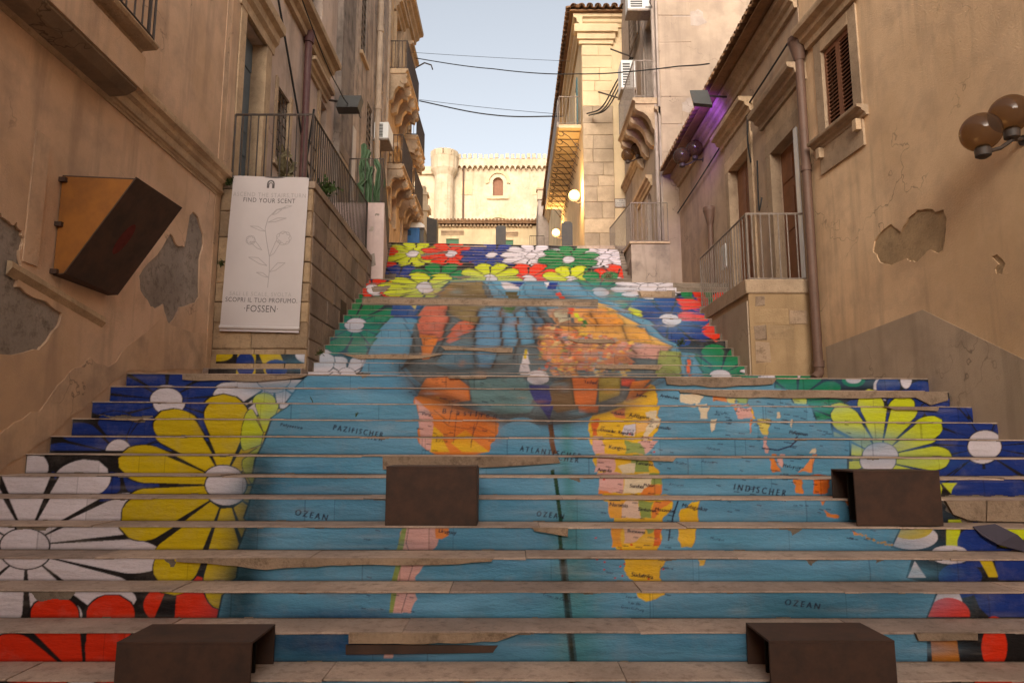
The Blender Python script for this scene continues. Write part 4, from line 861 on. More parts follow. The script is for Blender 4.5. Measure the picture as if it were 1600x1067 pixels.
# ---- banner
bn = thing('banner', 'hanging white cloth banner with lettering and a pale flower drawing', 'banner', (-3.4, PY0 - .05, 2.4))
bp = [onY(x, y, PY0 - .05) for x, y in [(365, 275), (483, 278), (467, 520), (343, 517)]]
def bpt(u, v, o=0.0):
    a = bp[0].lerp(bp[1], u); b = bp[3].lerp(bp[2], u); p = a.lerp(b, v)
    return p + Vector((0, -o - .012 * math.sin(u * 5 + v * 3) * math.sin(v * 3.1) - .01 * math.sin(u * 9) * (1 - v), 0))
m = MB(); nu, nv = 14, 26
g = [bpt(i / nu, j / nv) for j in range(nv + 1) for i in range(nu + 1)]
m.add(g, [(j * (nu + 1) + i, j * (nu + 1) + i + 1, (j + 1) * (nu + 1) + i + 1, (j + 1) * (nu + 1) + i) for j in range(nv) for i in range(nu)])
m.add([p + Vector((0, .004, 0)) for p in g], [(j * (nu + 1) + i, (j + 1) * (nu + 1) + i, (j + 1) * (nu + 1) + i + 1, j * (nu + 1) + i + 1) for j in range(nv) for i in range(nu)])
m.build('cloth', M_banner, bn, True)
m = MB(); m.tube([bpt(-.005, .975), bpt(1.005, .975)], .026, 10); m.build('bottom_hem', M_banner, bn, True)
m = MB(); m.tube([bpt(-.01, 0.003, -.012), bpt(.5, .003, -.012), bpt(1.01, .003, -.012)], .016, 8); m.build('top_rod', M_ink, bn, True)
def btext(s, uc, vb, size, mat, name='lettering', space=1.05, sx=1.0):
    cu = bpy.data.curves.new('t', 'FONT'); cu.body = s; cu.size = 1; cu.align_x = 'CENTER'; cu.space_character = space; cu.resolution_u = 3
    ob = bpy.data.objects.new('t', cu); C.objects.link(ob); bpy.context.view_layer.update(); me = ob.to_mesh()
    m = MB(); m.add([bpt(uc + v.co.x * size * sx, vb - v.co.y * size * .485, .004) for v in me.vertices], [tuple(p.vertices) for p in me.polygons])
    ob.to_mesh_clear(); bpy.data.objects.remove(ob); bpy.data.curves.remove(cu)
    return m.build(name, mat, bn)
btext('ASCEND THE STAIRS,TURN', .5, .135, .082, M_inkpale, space=1.18, sx=.83); btext('FIND YOUR SCENT', .5, .172, .085, M_ink, space=1.15, sx=.83)
btext('SALI LE SCALE, SVOLTA', .48, .775, .075, M_inkpale, space=1.2, sx=.85); btext('SCOPRI IL TUO PROFUMO.', .5, .815, .085, M_ink, space=1.1, sx=.83); btext('·FOSSEN·', .5, .875, .125, M_ink, sx=.85)
def bstroke(P, wd, mat, name):
    m = MB()
    for (a, b), (c, d) in zip(P, P[1:]):
        L = math.hypot((c - a), (d - b) * 2.05) or 1; nx, ny = -(d - b) * 2.05 / L * wd, (c - a) / L * wd / 2.05
        m.add([bpt(a + nx, b + ny, .004), bpt(c + nx, d + ny, .004), bpt(c - nx, d - ny, .004), bpt(a - nx, b - ny, .004)], [(0, 1, 2, 3)])
    return m.build(name, mat, bn)
def arc(cx, cy, rx, ry, a0, a1, n=12): return [(cx + rx * math.cos(a0 + (a1 - a0) * i / n), cy + ry * math.sin(a0 + (a1 - a0) * i / n)) for i in range(n + 1)]
bstroke([(.46, .075), (.46, .045)] + arc(.5, .045, .04, .02, math.pi, 2 * math.pi) + [(.54, .045), (.54, .075)], .010, M_ink, 'arch_emblem')
bstroke([(.475, .075), (.475, .052)] + arc(.5, .052, .024, .012, math.pi, 2 * math.pi) + [(.524, .052), (.524, .075)], .006, M_ink, 'arch_emblem')
stem = [(.56, .72), (.565, .62), (.55, .52), (.50, .42), (.47, .34), (.50, .27), (.60, .215), (.72, .20)]
bstroke(stem, .005, M_inkpale, 'flower_drawing')
for (cx, cy, rx, ry) in ((.72, .40, .10, .045), (.30, .42, .06, .03)):
    for i in range(7): a = i * .9; bstroke(arc(cx + rx * .5 * math.cos(a), cy + ry * .5 * math.sin(a), rx * .5, ry * .5, a - 1.8, a + 1.8), .0035, M_inkpale, 'flower_drawing')
for (x, y, dx, dy) in ((.565, .62, .2, -.06), (.56, .655, -.16, -.03), (.53, .58, -.24, -.05), (.48, .36, -.2, -.03), (.5, .30, .24, -.03), (.55, .52, .14, -.10), (.55, .25, .12, -.035), (.66, .21, .14, -.02), (.45, .48, -.16, -.05)):
    bstroke([(x, y), (x + dx * .4, y + dy * .2), (x + dx, y + dy)], .004, M_inkpale, 'flower_drawing'); bstroke([(x, y), (x + dx * .5, y + dy * 1.0), (x + dx, y + dy)], .004, M_inkpale, 'flower_drawing')

# ---- house with the blue door
hB = thing('rose_house', 'faded rose plastered house with a blue door, barred window and dark red downpipe', 'house', (-4.4, 12.2, 2))
S = lambda Y: Y - 9.38
dr = rect(S(9.86), S(10.74), zT, 8.22); wn = rect(S(11.42), S(12.12), 6.62, 7.92); w2 = rect(S(14.05), S(14.55), 7.9, 9.0); w3 = rect(S(13.1), S(13.9), 10.6, 12.4); w4 = rect(S(10.6), S(11.5), 9.9, 12.2)
facade(hB, L2, 0, S(15.15), 0, 16.5, M_house2, [(dr, .26), (wn, .22), (w2, .2), (w3, .2), (w4, .2)], back=6)
for h in (dr, wn, w2, w3, w4): panel(hB, L2, h, -.6, -.27 if h is dr else -.21, M_dark, 'dark_interior')
for i in range(2):   # door leaves with panels
    a = S(9.86) + .44 * i; d = wbox(hB, L2, a + .01, a + .43, zT, 7.7, -.26, -.20, M_doorblue, 'door')
    for (z0_, z1_) in ((zT + .15, zT + .75), (zT + .9, zT + 1.15), (zT + 1.3, 7.55)): wbox(d, L2, a + .08, a + .36, z0_, z1_, -.20, -.185, M_doorblue, 'door_panel')
wbox(hB, L2, S(9.86), S(10.74), 7.72, 8.2, -.26, -.19, M_doorblue, 'door_transom')
for a, b in ((S(9.66), S(9.865)), (S(10.735), S(10.98))): wbox(hB, L2, a, b, zT, 8.22, -.3, .05, M_trim, 'door_jamb')
m = MB(); m.profile(cornice(8.72, .24, .5), L2, S(9.6), S(11.05)); m.build('door_lintel', M_trim, hB)
wbox(hB, L2, S(9.385), S(9.64), zT, 16.4, -.01, .03, M_left, 'corner_strip')
grille(hB, L2, S(11.45), S(12.09), 6.64, 7.9, -.05, 4, 7, M_iron)
for a in ((S(11.32), S(11.425), 6.5, 8.02), (S(12.115), S(12.22), 6.5, 8.02)): wbox(hB, L2, *a, -.05, .03, M_trim, 'window_frame')
wbox(hB, L2, S(11.32), S(12.22), 6.42, 6.5, -.05, .06, M_trim, 'window_sill')
m = MB(); m.profile(cornice(9.95, .34, .35), L2, S(11.5), S(14.4)); m.build('string_course', M_trim, hB)
m = MB(); m.profile(cornice(9.32, .22, .25), L2, S(12.9), S(14.4)); m.build('window_hood', M_trim, hB)
for a in (S(13.0), S(13.8)): wbox(hB, L2, a, a + .14, 7.0, 9.1, -.02, .05, M_trim, 'pilaster')
m = MB(); m.tube([L2.p(S(12.75), zT, .10), L2.p(S(12.75), 9.5, .10)], .07, 10); m.tube([L2.p(S(12.75), 9.5, .10), L2.p(S(12.75), 9.75, .12)], .10, 10); m.build('downpipe', M_pipered, hB, True)
m = MB(); m.tube([L2.p(S(13.05), zT + .3, .05), L2.p(S(13.1), 7.3, .06), L2.p(S(13.35), 8.4, .08)], .022, 6); m.build('cable_conduit', M_cable, hB)
for i, z in enumerate((5.9, 6.35, 6.8, 7.25, 7.7)):   # louvred leaf folded back against the wall
    wbox(hB, L2, S(13.3), S(13.85), z, z + .03, .0, .03, M_iron, 'louvre_bar')
cable('wall_cable', 'thick black cable climbing slantwise over the rose house', [L2.p(S(10.9), 9.6, .04), L2.p(S(12.7), 7.65, .04), L2.p(S(13.3), 6.9, .04)], .02, 0)
cable('wall_cable', 'thin cable bundle drooping along the rose house past the floodlight', [L2.p(S(11.4), 9.7, .3), L2.p(S(13.6), 9.0, .5), L2.p(S(15.6), 9.6, .4), L2.p(S(17.0), 10.0, .2)], .012, .03)
fl = thing('floodlight', 'flat grey floodlight hung on the rose house wall', 'floodlight', L2.p(S(14.6), 9.0, .2))
m = MB(); c0 = L2.p(S(14.6), 9.15, .45); m.hexa([c0 + Vector(v) for v in ((-.22, -.16, -.14), (.26, -.16, -.14), (.26, .1, -.18), (-.22, .1, -.18), (-.16, -.1, .16), (.32, -.1, .16), (.32, .14, .12), (-.16, .14, .12))]); m.build('housing', M_grey, fl)
m = MB(); m.tube([L2.p(S(14.7), 9.3, 0), c0 + Vector((-.1, .1, .1))], .025, 6); m.build('arm', M_iron, fl)

# ---- grey stained house
hC = thing('stained_house', 'narrow house with dark streaked grey wall, closed shutters and drainpipes', 'house', (-4.4, 18.2, 2))
hol = [rect(S(17.6), S(18.2), 12.2, 14.6), rect(S(18.6), S(19.3), 9.2, 11.3), rect(S(17.4), S(17.9), 6.0, 7.4), rect(S(20.0), S(20.7), 12.5, 14.8)]
facade(hC, L2, S(15.15) + .005, S(21.2), 0, 20, M_house3, [(h, .18) for h in hol], back=6)
for h in hol:
    panel(hC, L2, h, -.3, -.16, M_dark, 'dark_interior'); a, b = h[0][0], h[1][0]; z0_, z1_ = h[0][1], h[2][1]
    shutter(hC, L2, a - .02, (a + b) / 2, z0_, z1_, -.06, M_woodold, 10); shutter(hC, L2, (a + b) / 2, b + .02, z0_, z1_, -.06, M_woodold, 10)
    wbox(hC, L2, a - .15, b + .15, z0_ - .12, z0_ - .02, -.02, .09, M_trim, 'window_sill')
wbox(hC, L2, S(15.16), S(16.4), 3, 19.8, -.02, .14, plaster('soot_streaked_plaster', (.29, .235, .20, 1), (.09, .075, .065, 1), seed=50, amt=.95, streak=.9), 'pilaster')
random.seed(5); blocks(hC, L2.p, S(15.2), S(16.3), 5.0, 8.6, .155, M_blockside, .3, .45, .45, .8, .02)
wbox(hC, L2, S(17.0), S(17.35), 6.0, 9.8, -.01, .015, plain('fresh_white_limewash', (.6, .56, .52, 1), .9), 'limewash_patch')
for Yp, r_ in ((19.55, .09), (20.9, .06)):
    m = MB(); m.tube([L2.p(S(Yp), 5, .12), L2.p(S(Yp), 19, .12)], r_, 10)
    for z in (8.5, 11.5, 14): m.tube([L2.p(S(Yp), z, .12), L2.p(S(Yp), z + .12, .12)], r_ * 1.25, 10)
    m.build('drainpipe', M_r3side, hC, True)
wbox(hC, L2, S(20.3), S(21.15), 4, 19.5, -.02, .10, M_house3, 'pilaster')
def aircon(label, c, sx, sy, sz, ax='y'):
    a = thing('air_conditioner', label, 'air conditioner', c)
    x, y, z = c; m = MB(); m.box(x - sx / 2, x + sx / 2, y - sy / 2, y + sy / 2, z, z + sz); m.build('casing', M_white, a)
    m = MB(); n = 9
    for i in range(n):
        zz = z + sz * (.08 + .84 * i / n); m.box(x - sx * .40, x + sx * .12, y - sy / 2 - .012, y - sy / 2 - .002, zz, zz + sz * .055)
    m.build('grille', M_grey, a)
    m = MB(); m.box(x - sx / 2 - .02, x + sx / 2 + .02, y - sy / 2 - .02, y + sy / 2 + .02, z - .06, z - .002); m.build('bracket', M_ironpale, a)
    return a
pA = onY(590, 224, 19.9); aircon('white air conditioner on the grey stained house above the cactus', (-3.88, 19.9, pA.z - .02), .42, .8, .50)

# ---- palace with carved balconies
hD = thing('balcony_palace', 'honey stone palace with carved scroll brackets under its iron balconies', 'house', (-4.4, 25, 4))
hol = [rect(S(22.6), S(23.6), 14.0, 16.6), rect(S(25.2), S(26.2), 14.0, 16.6), rect(S(22.4), S(23.3), 9.0, 11.2), rect(S(24.9), S(25.9), 8.7, 11.0), rect(S(26.3), S(26.8), 6.9, 8.6)]
facade(hD, L2, S(21.2) + .005, S(27.0), 0, 22, M_house4, [(h, .25) for h in hol], back=6)
for h in hol:
    panel(hD, L2, h, -.4, -.24, M_doorbrown, 'door'); a, b = h[0][0], h[1][0]; z0_, z1_ = h[0][1], h[2][1]
    for q in ((a - .2, a + .005), (b - .005, b + .2)): wbox(hD, L2, *q, z0_, z1_, -.1, .08, M_trim, 'door_jamb')
    m = MB(); m.profile(cornice(z1_ + .42, .32, .4), L2, a - .3, b + .3); m.build('window_hood', M_trim, hD)
def balcony(par, w, s0, s1, z, d, nb, rail_n, mat_s, mat_i, brk_h=.55, rail_h=1.0, plainb=False):
    m = MB(); m.profile([(-.02, z), (-.02, z - .16), (d - .08, z - .16), (d - .05, z - .08), (d, z - .06), (d, z)], w, s0, s1); b = m.build('balcony_slab', mat_s, par)
    proto = None
    for i in range(nb):
        s = s0 + .15 + (s1 - s0 - .3) * i / max(1, nb - 1)
        if proto is None:
            P = [(-.02, z - .161)] + [(d * .92, z - .161)] + [(d * .92 + .05 * math.cos(a), z - .161 - brk_h * .25 + brk_h * .25 * math.cos(a * .6)) for a in (0.6, 1.2, 1.8)] + [(d * .78, z - .16 - brk_h * .52), (d * .55, z - .16 - brk_h * .45), (d * .38, z - .16 - brk_h * .6), (d * .28, z - .16 - brk_h * .95), (d * .1, z - .16 - brk_h), (-.02, z - .16 - brk_h)]
            if plainb: P = [(-.02, z - .161), (d * .9, z - .161), (d * .9, z - .27), (d * .82, z - .33), (d * .62, z - .38), (d * .45, z - .48), (d * .34, z - .62), (d * .28, z - .8), (d * .12, z - .95), (-.02, z - 1.0)]
            m = MB(); m.prism(P, lambda o, zz, e: w.p(s + e, zz, o), -.11, .11)
            if not plainb: cq = w.p(s - .13, z - .16 - brk_h * .26, d * .8)
            if not plainb: m.lathe([(.02, 0), (.11, 0), (.13, .03), (.13, .23), (.11, .26), (.02, .26)], cq, 14, Vector((w.t.x, w.t.y, 0)))
            proto = m.build('scroll_bracket', mat_s, b); sp = s
        else: dd = w.p(s, 0) - w.p(sp, 0); copy_part(proto, b, dd)
    railing(b, [w.p(s0 + .04, z, .02), w.p(s0 + .04, z, d - .05), w.p(s1 - .04, z, d - .05), w.p(s1 - .04, z, .02)], rail_h, rail_n, mat_i, .011, .018)
    return b
b0 = L2.hit(601, 75); balcony(hD, L2, S(21.35), S(24.2), 13.85, .70, 4, 34, M_trim, M_iron, .95)
balcony(hD, L2, S(24.5), S(26.7), 13.0, .62, 4, 30, M_trim, M_iron, 1.05)
balcony(hD, L2, S(21.4), S(23.6), onY(606, 260, 21.6).z, .62, 3, 26, M_trim, M_iron, .6)
balcony(hD, L2, S(24.3), S(26.5), onY(628, 304, 24.3).z, .62, 4, 32, M_trim, M_iron, .7)
m = MB(); m.profile(cornice(18.6, .42, .5), L2, S(21.2), S(27.0)); m.build('eave', M_trim, hD)
m = MB(); m.tube([L2.p(S(26.8), 16.9, .0), L2.p(S(26.8), 17.2, .5), L2.p(S(26.8), 17.1, .78), L2.p(S(26.8), 16.9, .84)], .03, 6); m.build('lamp_bracket', M_iron, hD)

# ---- second terrace: pink plaster, dark sheet railing, cactus
tB = thing('terrace', 'flaking pink plastered terrace wall with dark sheet metal railing', 'terrace', (-2.9, 15.5, 4))
zP = onY(580, 317, 13.4).z
m = MB(); m.hexa([(-4.1, 13.4, 3), (-2.54, 13.4, 3), (-3.32, 18.3, 3), (-4.1, 18.3, 3), (-4.1, 13.4, zP), (-2.56, 13.4, zP), (-3.34, 18.3, zP), (-4.1, 18.3, zP)]); m.build('wall', M_pink, tB)
for (x, z, sx, sz) in ((-2.78, 5.25, .09, .14), (-2.8, 5.9, .05, .05), (-2.7, 6.2, .04, .03)):
    m = MB(); m.prism(jag([(x - sx, z - sz), (x + sx, z - sz * .6), (x + sx * .7, z + sz), (x - sx * .6, z + sz * .8)], 3, .015), lambda a, b, o: Vector((a, 13.4 - o, b)), -.01, .004); m.build('plaster_scar', M_bare, tB)
railing(tB, [(-3.3, 13.46, zP), (-2.62, 13.46, zP), (-3.34, 18.2, zP)], .95, 34, M_iron, .010, .018, .05)
m = MB(); d0, d1 = Vector((-2.66, 13.52, zP + .04)), Vector((-3.38, 18.2, zP + .04)); m.hexa([d0, d1, d1 + Vector((-.02, 0, 0)), d0 + Vector((-.02, 0, 0)), d0 + Vector((0, 0, .86)), d1 + Vector((0, 0, .86)), d1 + Vector((-.02, 0, .86)), d0 + Vector((-.02, 0, .86))]); m.build('sheet_panel', M_sheet, tB)
cq = thing('cactus', 'tall column cactus standing on the pink terrace', 'cactus', (-3.05, 13.75, zP))
random.seed(3)
for (x, z_, y_, r_) in ((-3.14, 1.45, 13.95, .06), (-3.02, 1.25, 13.8, .065), (-2.94, .9, 13.85, .06), (-2.84, 1.1, 13.9, .055), (-3.1, .7, 13.7, .06), (-2.76, .65, 13.85, .05)):
    m = MB(); pts = [Vector((x + random.uniform(-.02, .02) + .06 * q / 6 * random.uniform(-1, 1), y_, zP + z_ * q / 6)) for q in range(7)]
    prev = len(m.v); m.tube(pts + [pts[-1] + Vector((0, 0, .05))], r_, 14)
    V = [Vector(v) for v in m.v]
    for i in range(0, len(V)):
        ring = i // 14; cen = (pts + [pts[-1] + Vector((0, 0, .05))])[ring]; f_ = (1.12 if i % 2 else .82) * (.25 if ring == 7 else 1)
        V[i] = cen + (V[i] - cen) * f_
    m.v = [tuple(v) for v in V]; m.build('stem', M_cactus, cq)
# ================================================================== RIGHT SIDE
R1 = Wall((6.396, -14.0), (4.21, 9.4), (0, 4)); R2 = Wall((4.2, 9.4), (4.2, 40), (0, 20)); T = lambda Y: Y - 9.4
hE = thing('near_house', 'ochre plastered house with a brown louvred window, downpipe and grey gable-shaped render', 'house', (4.8, 5, 0))
pa = [(580, 330), (590, 270), (640, 210), (685, 178), (735, 222), (780, 145), (830, 100), (905, 92), (930, 110), (975, 98), (992, 150), (985, 240), (975, 320), (945, 340), (895, 320), (870, 345), (830, 385), (790, 390), (770, 370), (680, 405), (620, 390), (600, 350)]
pa = jag(R1.hits([(1200 + x / 3.557, 300 + y / 3.557) for x, y in pa]), 3, .008)
pb = [(1240, 360), (1270, 348), (1300, 370), (1318, 400), (1300, 460), (1265, 455), (1260, 430), (1280, 400)]
pb = jag(R1.hits([(1200 + x / 3.557, 300 + y / 3.557) for x, y in pb]), 2, .005)
c = R1.hits([(1283, 88), (1325, 32), (1338, 174), (1294, 216)])
ws0, ws1 = sorted(((c[0][0] + c[3][0]) / 2, (c[1][0] + c[2][0]) / 2)); wz0, wz1 = (c[2][1] + c[3][1]) / 2, (c[0][1] + c[1][1]) / 2
win = rect(ws0, ws1, wz0, wz1)
facade(hE, R1, 0, R1.L, 0, 12.5, M_right, [(pa, .02), (pb, .014), (win, .14)])
panel(hE, R1, pa, -.05, -.018, M_bareR, 'bare_mortar_patch'); panel(hE, R1, pb, -.05, -.012, M_bareR, 'bare_mortar_patch'); panel(hE, R1, win, -.3, -.13, M_dark, 'dark_interior')
g = R1.hits([(1289, 590), (1291, 542), (1442, 484), (1600, 561), (1760, 640), (1760, 900), (1600, 700), (1450, 600)])
gp = R1.hits([(1442, 484)])[0]; gl_, gr2 = R1.hit(1291, 542), R1.hit(1640, 581)
panel(hE, R1, [(gl_[0], .8), (gl_[0], gl_[1]), gp, gr2, (gr2[0], 0.0)], -.01, .006, M_cement, 'cement_render')
wm = (ws0 + ws1) / 2; shutter(hE, R1, ws0 + .01, wm, wz0 + .01, wz1 - .01, -.06, M_shutter, 20); shutter(hE, R1, wm, ws1 - .01, wz0 + .01, wz1 - .01, -.06, M_shutter, 20)
for a in ((ws0 - .17, ws0 + .005), (ws1 - .005, ws1 + .17)): wbox(hE, R1, *a, wz0, wz1 + .17, -.05, .022, M_trim, 'window_frame')
wbox(hE, R1, ws0 + .005, ws1 - .005, wz1 - .005, wz1 + .168, -.05, .024, M_trim, 'window_frame')
m = MB(); m.profile(cornice(wz1 + .48, .26, .28), R1, ws0 - .3, ws1 + .3); m.build('window_hood', M_trim, hE)
m = MB(); m.profile(cornice(wz0, .16, .13), R1, ws0 - .26, ws1 + .26); m.build('window_sill', M_trim, hE)
wbox(hE, R1, ws0 - .16, ws1 + .16, wz0 - .48, wz0 - .13, -.02, .03, M_trim, 'sill_apron')
for s_ in (ws0 - .14, ws1 + .06): wbox(hE, R1, s_, s_ + .08, wz0 - .27, wz0 - .131, .03, .1, M_trim, 'sill_corbel')
# downpipe with hopper at the corner
a0, a1 = R1.hit(1257, 85, .09), R1.hit(1286, 575, .09); sp = R1.L - .09
m = MB(); m.tube([R1.p(sp, a1[1] - .08, .09), R1.p(sp, a0[1], .09)], .062, 12)
for z in (a1[1] + .02, (a0[1] + a1[1]) / 2 + .55): m.tube([R1.p(sp, z, .09), R1.p(sp, z + .09, .09)], .075, 12)
m.tube([R1.p(sp, a0[1] - .02, .09), R1.p(sp, a0[1] + .13, .09), R1.p(sp, a0[1] + .26, .09)], .07, 12, True, .14); m.tube([R1.p(sp, a0[1] + .26, .09), R1.p(sp, a0[1] + .33, .09)], .145, 12)
m.tube([R1.p(sp, a1[1] - .06, .09), R1.p(sp - .02, a1[1] - .13, .17)], .062, 12); m.build('downpipe', M_pipe, hE, True)
def globes(label, w, s, z, o=.36, r=.155, dz=.19, ds=.30, unl=None):
    """two smoked globes on a forked wall arm"""
    t = thing('globe_lamp', label, 'lamp', w.p(s, z, 0), 'unlit twin globe lamps on the walls')
    o1, o2 = .20, .20 + ds
    m = MB(); m.tube([w.p(s + .1, z - .02, 0), w.p(s, z - .08, o1), w.p(s, z - .16, o1 + .12), w.p(s + .02, z - .20, o2), w.p(s + .02, z - .20, o2 + .06)], .018, 8)
    m.tube([w.p(s + .1, z - .03, .01), w.p(s + .1, z - .03, -.02)], .05, 8); m.build('arm', M_iron, t, True)
    for (ss, zz, oo) in ((s, z, o1), (s + .02, z - dz, o2)):
        m = MB(); m.lathe([(.03, -.02), (.062, .0), (.066, .06), (.05, .09)], w.p(ss, zz - .06, oo), 14); m.build('collar', M_iron, t, True)
        m = MB(); m.ball(w.p(ss, zz + r * .96, oo), r, 24, 16); m.build('globe', M_smoke, t, True)
    return t
sG, zG = R1.hit(1572, 205, .25); globes('twin smoked globe lamp on the ochre wall beside the louvred window', R1, sG, zG, .30, .165, .17, .27)

# ---- tiled-roof house with two doorways
hF = thing('tiled_house', 'low tan house with overhanging clay tile eaves and two framed doorways', 'house', (4.5, 13, 2)); EZ_ = 8.32
d1h = rect(T(12.45), T(13.25), 3.2, 6.05); d2h = rect(T(9.75), T(10.65), 3.94, 6.75)
q = R2.hits([(1206, 241), (1248, 198)]); zd2 = q[0][1]; q2 = R2.hits([(1140, 268), (1170, 228)]); zd1 = q2[0][1]
d2h = rect(q[1][0], q[0][0], 3.94, zd2); d1h = rect(q2[1][0], q2[0][0], 3.94, zd1)
facade(hF, R2, 0.01, T(16.75), 0, EZ_, M_r2, [(d1h, .2), (d2h, .2)], back=4)
for h, col in ((d1h, M_doorbrown), (d2h, M_doorbrown)):
    a, b, z1_ = h[0][0], h[1][0], h[2][1]
    panel(hF, R2, h, -.5, -.21, M_dark, 'dark_interior')
    for i in range(2):
        aa = a + (b - a) / 2 * i; d_ = wbox(hF, R2, aa + .01, aa + (b - a) / 2 - .01, 3.94, z1_ - .02, -.19, -.14, col, 'door')
        for zz in ((4.1, 4.8), (4.95, 5.6), (5.75, z1_ - .15)): wbox(d_, R2, aa + .07, aa + (b - a) / 2 - .07, *zz, -.14, -.125, col, 'door_panel')
    for qq in ((a - .19, a + .005), (b - .005, b + .19)): wbox(hF, R2, *qq, 3.94, z1_ - .006, -.12, .035, M_trim, 'door_jamb')
    wbox(hF, R2, a - .19, b + .19, z1_ - .004, z1_ + .22, -.12, .037, M_trim, 'door_lintel')
    wbox(hF, R2, a - .15, b + .15, z1_ + .22, z1_ + .52, -.02, .03, M_trim, 'door_frieze')
    m = MB(); m.profile(cornice(z1_ + .80, .26, .26), R2, a - .32, b + .32); m.build('door_hood', M_trim, hF)
wbox(hF, R2, d2h[0][0] - .02, d2h[0][0] + .10, 3.96, zd2 - .05, -.02, .05, M_white, 'open_shutter')
wbox(hF, R2, .12, .36, 6.1, 6.36, .0, .03, M_sign, 'house_number')
m = MB(); m.tube([R2.p(T(13.95), 3.2, .08), R2.p(T(13.95), 6.15, .08)], .06, 10); m.tube([R2.p(T(13.95), 6.15, .08), R2.p(T(13.95), 6.45, .08)], .06, 10, True, .13); m.tube([R2.p(T(13.95), 6.45, .08), R2.p(T(13.95), 6.53, .08)], .135, 10); m.build('downpipe', M_pipe, hF, True)
m = MB(); m.profile(cornice(EZ_, .22, .3), R2, 0.01, T(16.75)); m.build('eave_moulding', M_trim, hF)
# roof: boarding and every clay tile along the eave
rf = MB(); rf.hexa([R2.p(0, EZ_, .42), R2.p(T(16.7), EZ_, .42), R2.p(T(16.7), EZ_ + .8, -3.5), R2.p(0, EZ_ + .8, -3.5), R2.p(0, EZ_ + .04, .42), R2.p(T(16.7), EZ_ + .04, .42), R2.p(T(16.7), EZ_ + .84, -3.5), R2.p(0, EZ_ + .84, -3.5)]); roof = rf.build('roof', M_tile, hF)
def tile_mesh(fr, r0, r1, L, cover, slope, th=.012):
    m = MB(); n = 7; V = []
    for e, rr in ((0, r0), (1, r1)):
        for k_ in (0, 1):
            for i in range(n):
                a = math.pi * i / (n - 1); r_ = rr - th * k_; y = (1 if cover else -1) * r_ * math.sin(a)
                V.append(fr(-r_ * math.cos(a), y + L * e * slope, L * e))
    F = []
    for i in range(n - 1): F += [(i, i + 1, 2 * n + i + 1, 2 * n + i), (n + i, 3 * n + i, 3 * n + i + 1, n + i + 1), (i, n + i, n + i + 1, i + 1), (2 * n + i, 2 * n + i + 1, 3 * n + i + 1, 3 * n + i)]
    F += [(0, 2 * n, 3 * n, n), (n - 1, 2 * n - 1, 4 * n - 1, 3 * n - 1)]
    m.add(V, F); return m
pc = pt = None; pitch = .20; i = 0; s = .12
while s < T(16.7):
    jit = Vector((0, random.uniform(-.015, .015), random.uniform(-.012, .012)))
    if pc is None:
        pt = tile_mesh(lambda a, z, o: R2.p(s + a, EZ_ + .14 + z, .50 - o), .09, .075, .5, False, .2).build('tile', M_tile, roof)
        pc = tile_mesh(lambda a, z, o: R2.p(s + pitch / 2 + a, EZ_ + .13 + z, .46 - o), .085, .07, .5, True, .2).build('tile', M_tile, roof); s00 = s
        p2 = tile_mesh(lambda a, z, o: R2.p(s + pitch / 2 + a, EZ_ + .24 + z, .05 - o), .085, .07, .5, True, .2).build('tile', M_tile, roof)
    else:
        dd = R2.p(s, 0) - R2.p(s00, 0)
        copy_part(pt, roof, dd + jit); copy_part(pc, roof, dd - jit); copy_part(p2, roof, dd + jit)
    s += pitch
cable('wall_cable', 'twin black cables running under the clay tile eaves', [R2.p(T(9.5), 7.62, .06), R2.p(T(13), 7.5, .06), R2.p(T(16.7), 7.35, .06)], .016, .004)
cable('wall_cable', 'black cable hanging down the wall between the two doorways', [R2.p(T(11.55), 7.55, .05), R2.p(T(11.6), 6.9, .05), R2.p(T(11.5), 6.5, .05)], .014, .01)
cable('wall_cable', 'looped black cable end hanging beside the second doorway', [R2.p(T(11.2), 6.4, .05), R2.p(T(11.22), 5.6, .06), R2.p(T(11.1), 5.55, .08), R2.p(T(11.05), 5.7, .06)], .014, .0)
globes('twin smoked globe lamp near the purple floodlight under the tiles', R2, *R2.hit(1086, 245, .2), .30, .19, .16, .28)
# floodlight washing the eave purple
pf = onY(1124, 116, 14.0); pf = R2.p(T(12.25), R2.hit(1122, 116, .6)[1], .60)
fl = thing('floodlight', 'grey floodlight throwing purple light on the clay tile eaves', 'floodlight', pf)
m = MB(); m.hexa([pf + Vector(v) for v in ((-.22, -.10, -.12), (.12, -.13, -.17), (.15, .0, -.17), (-.19, .03, -.12), (-.27, -.04, .16), (.05, -.07, .15), (.08, .016, .15), (-.24, .05, .16))]); m.build('housing', M_grey, fl)
m = MB(); m.tube([pf + Vector((-.1, .04, .1)), R2.p(T(12.4), pf.z + .12, 0)], .02, 6); m.build('arm', M_iron, fl)
m = MB(); gq = [pf + Vector(v) for v in ((-.17, .040, -.08), (.13, .010, -.13), (.05, .026, .11), (-.21, .057, .13))]; m.add(gq, [(0, 1, 2, 3)]); m.build('lamp_glass', glow('purple_lamp_glass', (.25, .06, 1, 1), 6), fl)
ld = bpy.data.lights.new('purple_lamp', 'SPOT'); lo = bpy.data.objects.new('purple_lamp', ld); C.objects.link(lo); lo.parent = fl; lo.location = Vector((-.05, .2, .02))
ld.energy = 46; ld.color = (.30, .08, 1); ld.spot_size = R(120); ld.spot_blend = .8; ld.shadow_soft_size = .25
lo.rotation_euler = Vector((.22, 1, .16)).to_track_quat('-Z', 'Y').to_euler()

